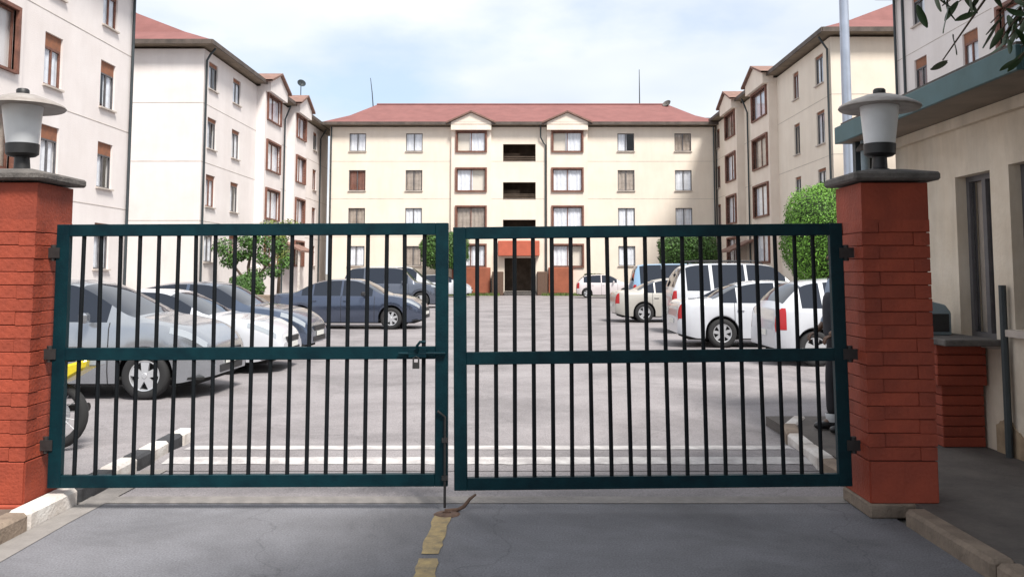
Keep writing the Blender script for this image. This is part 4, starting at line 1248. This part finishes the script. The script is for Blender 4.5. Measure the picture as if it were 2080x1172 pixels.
# local frame: x forward (person faces the aisle, world -x), y left, z up
ps = tag(empty('person', (3.08, 8.12, 0.097), PI), 'person in black trousers and grey blue shirt standing behind the right gate end', 'person')
bv = [(0, 0, .95), (0, 0, 1.12), (0.01, 0, 1.30), (0, 0, 1.44), (.01, 0, 1.52), (.02, 0, 1.61), (.025, 0, 1.755),
      (0, .10, .90), (.02, .11, .50), (.0, .11, .10), (.10, .11, .045), (0, -.10, .90), (.06, -.11, .50), (.07, -.11, .10), (.17, -.11, .045),
      (0, .19, 1.41), (-.02, .24, 1.14), (.14, .22, .96), (.20, .21, .92), (0, -.19, 1.41), (-.01, -.24, 1.14), (.13, -.22, .97), (.19, -.21, .93)]
be = [(0, 1), (1, 2), (2, 3), (3, 4), (4, 5), (5, 6), (0, 7), (7, 8), (8, 9), (9, 10), (0, 11), (11, 12), (12, 13), (13, 14), (3, 15), (15, 16), (16, 17), (17, 18), (3, 19), (19, 20), (20, 21), (21, 22)]
brd = [(.085, .085), (.085, .085), (.09, .09), (.07, .07), (.055, .055), (.088, .082), (.092, .088), .082, .055, .036, .035, .082, .055, .036, .035, .055, .045, .03, .032, .055, .045, .03, .032]
body = skin_obj('body', bv, be, brd, SKIN, ps)
skin_obj('trousers', [(0, 0, 1.10), (0, .085, .90), (.02, .11, .50), (0, .11, .13), (0, -.085, .90), (.06, -.11, .50), (.07, -.11, .13)], [(0, 1), (1, 2), (2, 3), (0, 4), (4, 5), (5, 6)], [.145, .118, .078, .062, .115, .078, .062], TROU, ps)
skin_obj('shirt', [(0, 0, .96), (0.01, 0, 1.2), (0, 0, 1.40), (0, .19, 1.40), (-.02, .245, 1.14), (.12, .222, .98), (0, -.19, 1.40), (-.01, -.245, 1.14), (.11, -.222, .99)], [(0, 1), (1, 2), (2, 3), (3, 4), (4, 5), (2, 6), (6, 7), (7, 8)], [.158, .148, .112, .078, .060, .046, .078, .060, .046], SHIRT, ps)
skin_obj('vest', [(0, 0, .86), (0.0, 0, .95), (0.01, 0, 1.20), (.0, 0, 1.36)], [(0, 1), (1, 2), (2, 3)], [.185, .183, .182, .172], VEST, ps)
for s, xo in ((1, 0), (-1, .07)):
    skin_obj('shoe', [(xo - .04, s * .11, .045), (xo + .06, s * .11, .045), (xo + .19, s * .112, .035)], [(0, 1), (1, 2)], [(.05, .045), (.05, .048), (.038, .032)], SHOE, ps)
    b = MB(); b.lathe([(.060, .0), (.066, .03), (.070, .075), (.064, .08)], 16, (xo, s * .11, .075)); b.build('sock', SOCK, ps, smooth=True)
    # hands: palm with five bent fingers
    hx, hy, hz = .20, s * .213, .92
    for f in range(4):
        y = hy - s * .03 + s * .020 * f * 1.0 - .0; ln = (.07, .08, .076, .06)[f]
        skin_obj('finger', [(hx - .01, y, hz), (hx + .035, y, hz - .02), (hx + .05, y, hz - .02 - ln * .5), (hx + .042, y - s * .006, hz - .02 - ln * .85)], [(0, 1), (1, 2), (2, 3)], [.010, .009, .0085, .007], SKIN, body, sub=1)
    skin_obj('thumb', [(hx - .03, hy - s * .02, hz + .01), (hx + .0, hy - s * .05, hz - .015), (hx + .025, hy - s * .055, hz - .045)], [(0, 1), (1, 2)], [.012, .010, .008], SKIN, body, sub=1)
# face and hair
b = MB()
for s in (-1, 1): b.lathe([(.001, .008), (.008, .006), (.011, 0), (.001, -.004)], 8, (.112, s * .032, 1.665))
b.build('eyes', M['black'], body)
skin_obj('nose', [(.105, 0, 1.67), (.125, 0, 1.635)], [(0, 1)], [.010, .016], SKIN, body, sub=1)
b = MB(); b.box(.098, .112, -.025, .025, 1.592, 1.602); b.build('mouth', mat('lips', (.10, .04, .035), .5), body, bevel=.003)
for s in (-1, 1): skin_obj('ear', [(.02, s * .078, 1.68), (.02, s * .085, 1.64)], [(0, 1)], [.014, .010], SKIN, body, sub=1)
b = MB(); hr = []
b.lathe([(.001, .150), (.045, .142), (.08, .105), (.093, .06), (.094, .045)], 18, (.014, 0, 1.665)); b.build('hair', M['black'], body, smooth=True)

# ------------------------------------------------------------------ overhanging tree at the right
tr = tag(empty('overhanging_tree', (5.6, 2.6, 0)), 'dark leafed tree overhanging the top right corner above the guardhouse', 'tree')
b = MB()
b.tube([(0, 0, 0), (.06, .02, 1.2), (-.03, .1, 2.4), (.05, .25, 3.4), (.0, .5, 4.4)], [.22, .19, .17, .15, .1], 12)
b.tube([(.05, .25, 3.3), (-.9, 1.0, 4.0), (-1.8, 1.9, 4.15), (-2.45, 2.7, 3.95)], [.12, .09, .06, .03], 10)
b.tube([(.0, .3, 3.6), (-.4, 1.6, 4.4), (-.9, 2.9, 4.5), (-1.2, 3.8, 4.25)], [.11, .08, .05, .03], 10)
b.tube([(.0, .5, 4.2), (1.2, 1.2, 4.9), (2.0, 2.4, 5.1)], [.1, .07, .04], 10)
b.tube([(.0, .5, 4.2), (.3, -.9, 5.0), (.4, -2.2, 5.3)], [.1, .07, .04], 10)
b.build('trunk', M['bark'], tr, smooth=True)
b = MB()
for (c, r_, nn) in [((-2.2, .6, 4.35), (1.9, 1.8, .8), 5200), ((-1.6, -1.6, 4.3), (2.1, 1.9, .9), 5200), ((-.4, 1.9, 4.7), (1.9, 1.6, .9), 5200), ((.9, .6, 4.6), (2.0, 2.0, 1.0), 5200), ((.6, -1.8, 4.6), (2.2, 2.0, 1.0), 5200), ((-.6, 0, 5.6), (2.6, 2.6, .9), 7000), ((1.0, 3.2, 5.2), (1.7, 1.3, .8), 3600), ((-2.3, 1.75, 3.95), (1.5, .85, .5), 4200), ((-4.4, -1.6, 4.2), (1.8, 1.8, .8), 5200), ((-4.6, -4.6, 4.4), (2.0, 2.0, .9), 5200), ((-3.5, .6, 4.0), (1.5, 1.3, .6), 4200), ((-.7, -2.5, 3.3), (2.0, 2.2, 1.3), 7000), ((.6, .2, 3.2), (1.6, 1.7, 1.1), 5000), ((-1.9, -4.2, 3.9), (2.4, 2.0, 1.3), 7000)]:  # clumps over road and camera stay unseen, added to shade the right pillar
    def pick():
        d = Vector((random.gauss(0, 1), random.gauss(0, 1), random.gauss(0, 1))).normalized(); k = random.random() ** .4
        return Vector((c[0] + d.x * r_[0] * k, c[1] + d.y * r_[1] * k, c[2] + d.z * r_[2] * k)), (d + Vector((0, 0, .5))).normalized()
    leaf_cloud(b, nn, pick, .20)
b.build('crown', M['leaf_dark'], tr)
# single large hanging leaves that reach into view
LM = []
for q in range(3):
    b = MB(); n = 7
    for i in range(n + 1):
        t = i / n; wd = .019 * math.sin(PI * min(1, t * .93 + .05)) ** .7 * (1 + .15 * q); z = -.15 * t; yb = .028 * math.sin(t * 2.2 + q)
        b.v += [(-wd, yb + .006, z), (0, yb, z), (wd, yb + .006, z)]
    for i in range(n):
        a = i * 3
        for k in (0, 1): b.f.append((a + k, a + k + 1, a + k + 4, a + k + 3)); b.mi.append(0)
    LM.append(b.mesh('leaf', M['leaf_dark'], smooth=True))


def sprig(tip, back_, n, spread, long=1.0):
    """a twig from back_ to tip with hanging leaves along it (tree coordinates are world minus root)"""
    o0 = Vector(tr.location); A = Vector(back_) - o0; B = Vector(tip) - o0
    b = MB(); mid = (A + B) / 2 + Vector((0, 0, .08)); b.tube([A, mid, B], [.012, .008, .004], 6); tw = b.build('twig', M['bark'], tr, smooth=True)
    for i in range(n):
        t = .25 + .75 * i / max(1, n - 1)
        p = A.lerp(B, t) + Vector((0, 0, .08 * math.sin(PI * t)))
        lf = link_mesh('leaf', random.choice(LM), tw, p, (R(random.uniform(-45, 45) * spread), R(random.uniform(-60, 60) * spread), random.uniform(0, 6.28)))
        s_ = random.uniform(.75, 1.2) * long; lf.scale = (s_, s_, s_)


sprig((2.42, 5.0, 3.24), (3.4, 5.0, 3.85), 12, .7)
sprig((2.62, 5.1, 3.26), (3.6, 5.2, 3.8), 12, .7)
sprig((2.86, 5.0, 3.12), (3.6, 4.8, 3.75), 14, .8)
sprig((3.02, 5.1, 3.05), (3.7, 5.2, 3.7), 16, .9)
sprig((3.10, 5.3, 3.12), (3.9, 5.6, 3.8), 16, .9)
sprig((3.14, 5.2, 2.95), (3.9, 5.2, 3.6), 16, .9)
sprig((3.16, 5.4, 3.2), (3.9, 5.4, 3.9), 18, .9)
sprig((3.22, 5.3, 3.05), (3.9, 5.0, 3.7), 18, .9)
sprig((3.06, 5.0, 3.22), (3.8, 4.7, 3.8), 18, .9)
sprig((2.75, 5.15, 3.30), (3.5, 5.0, 3.8), 12, .8)
sprig((2.66, 5.2, 2.94), (3.3, 5.3, 3.62), 5, 1.3, 1.0)
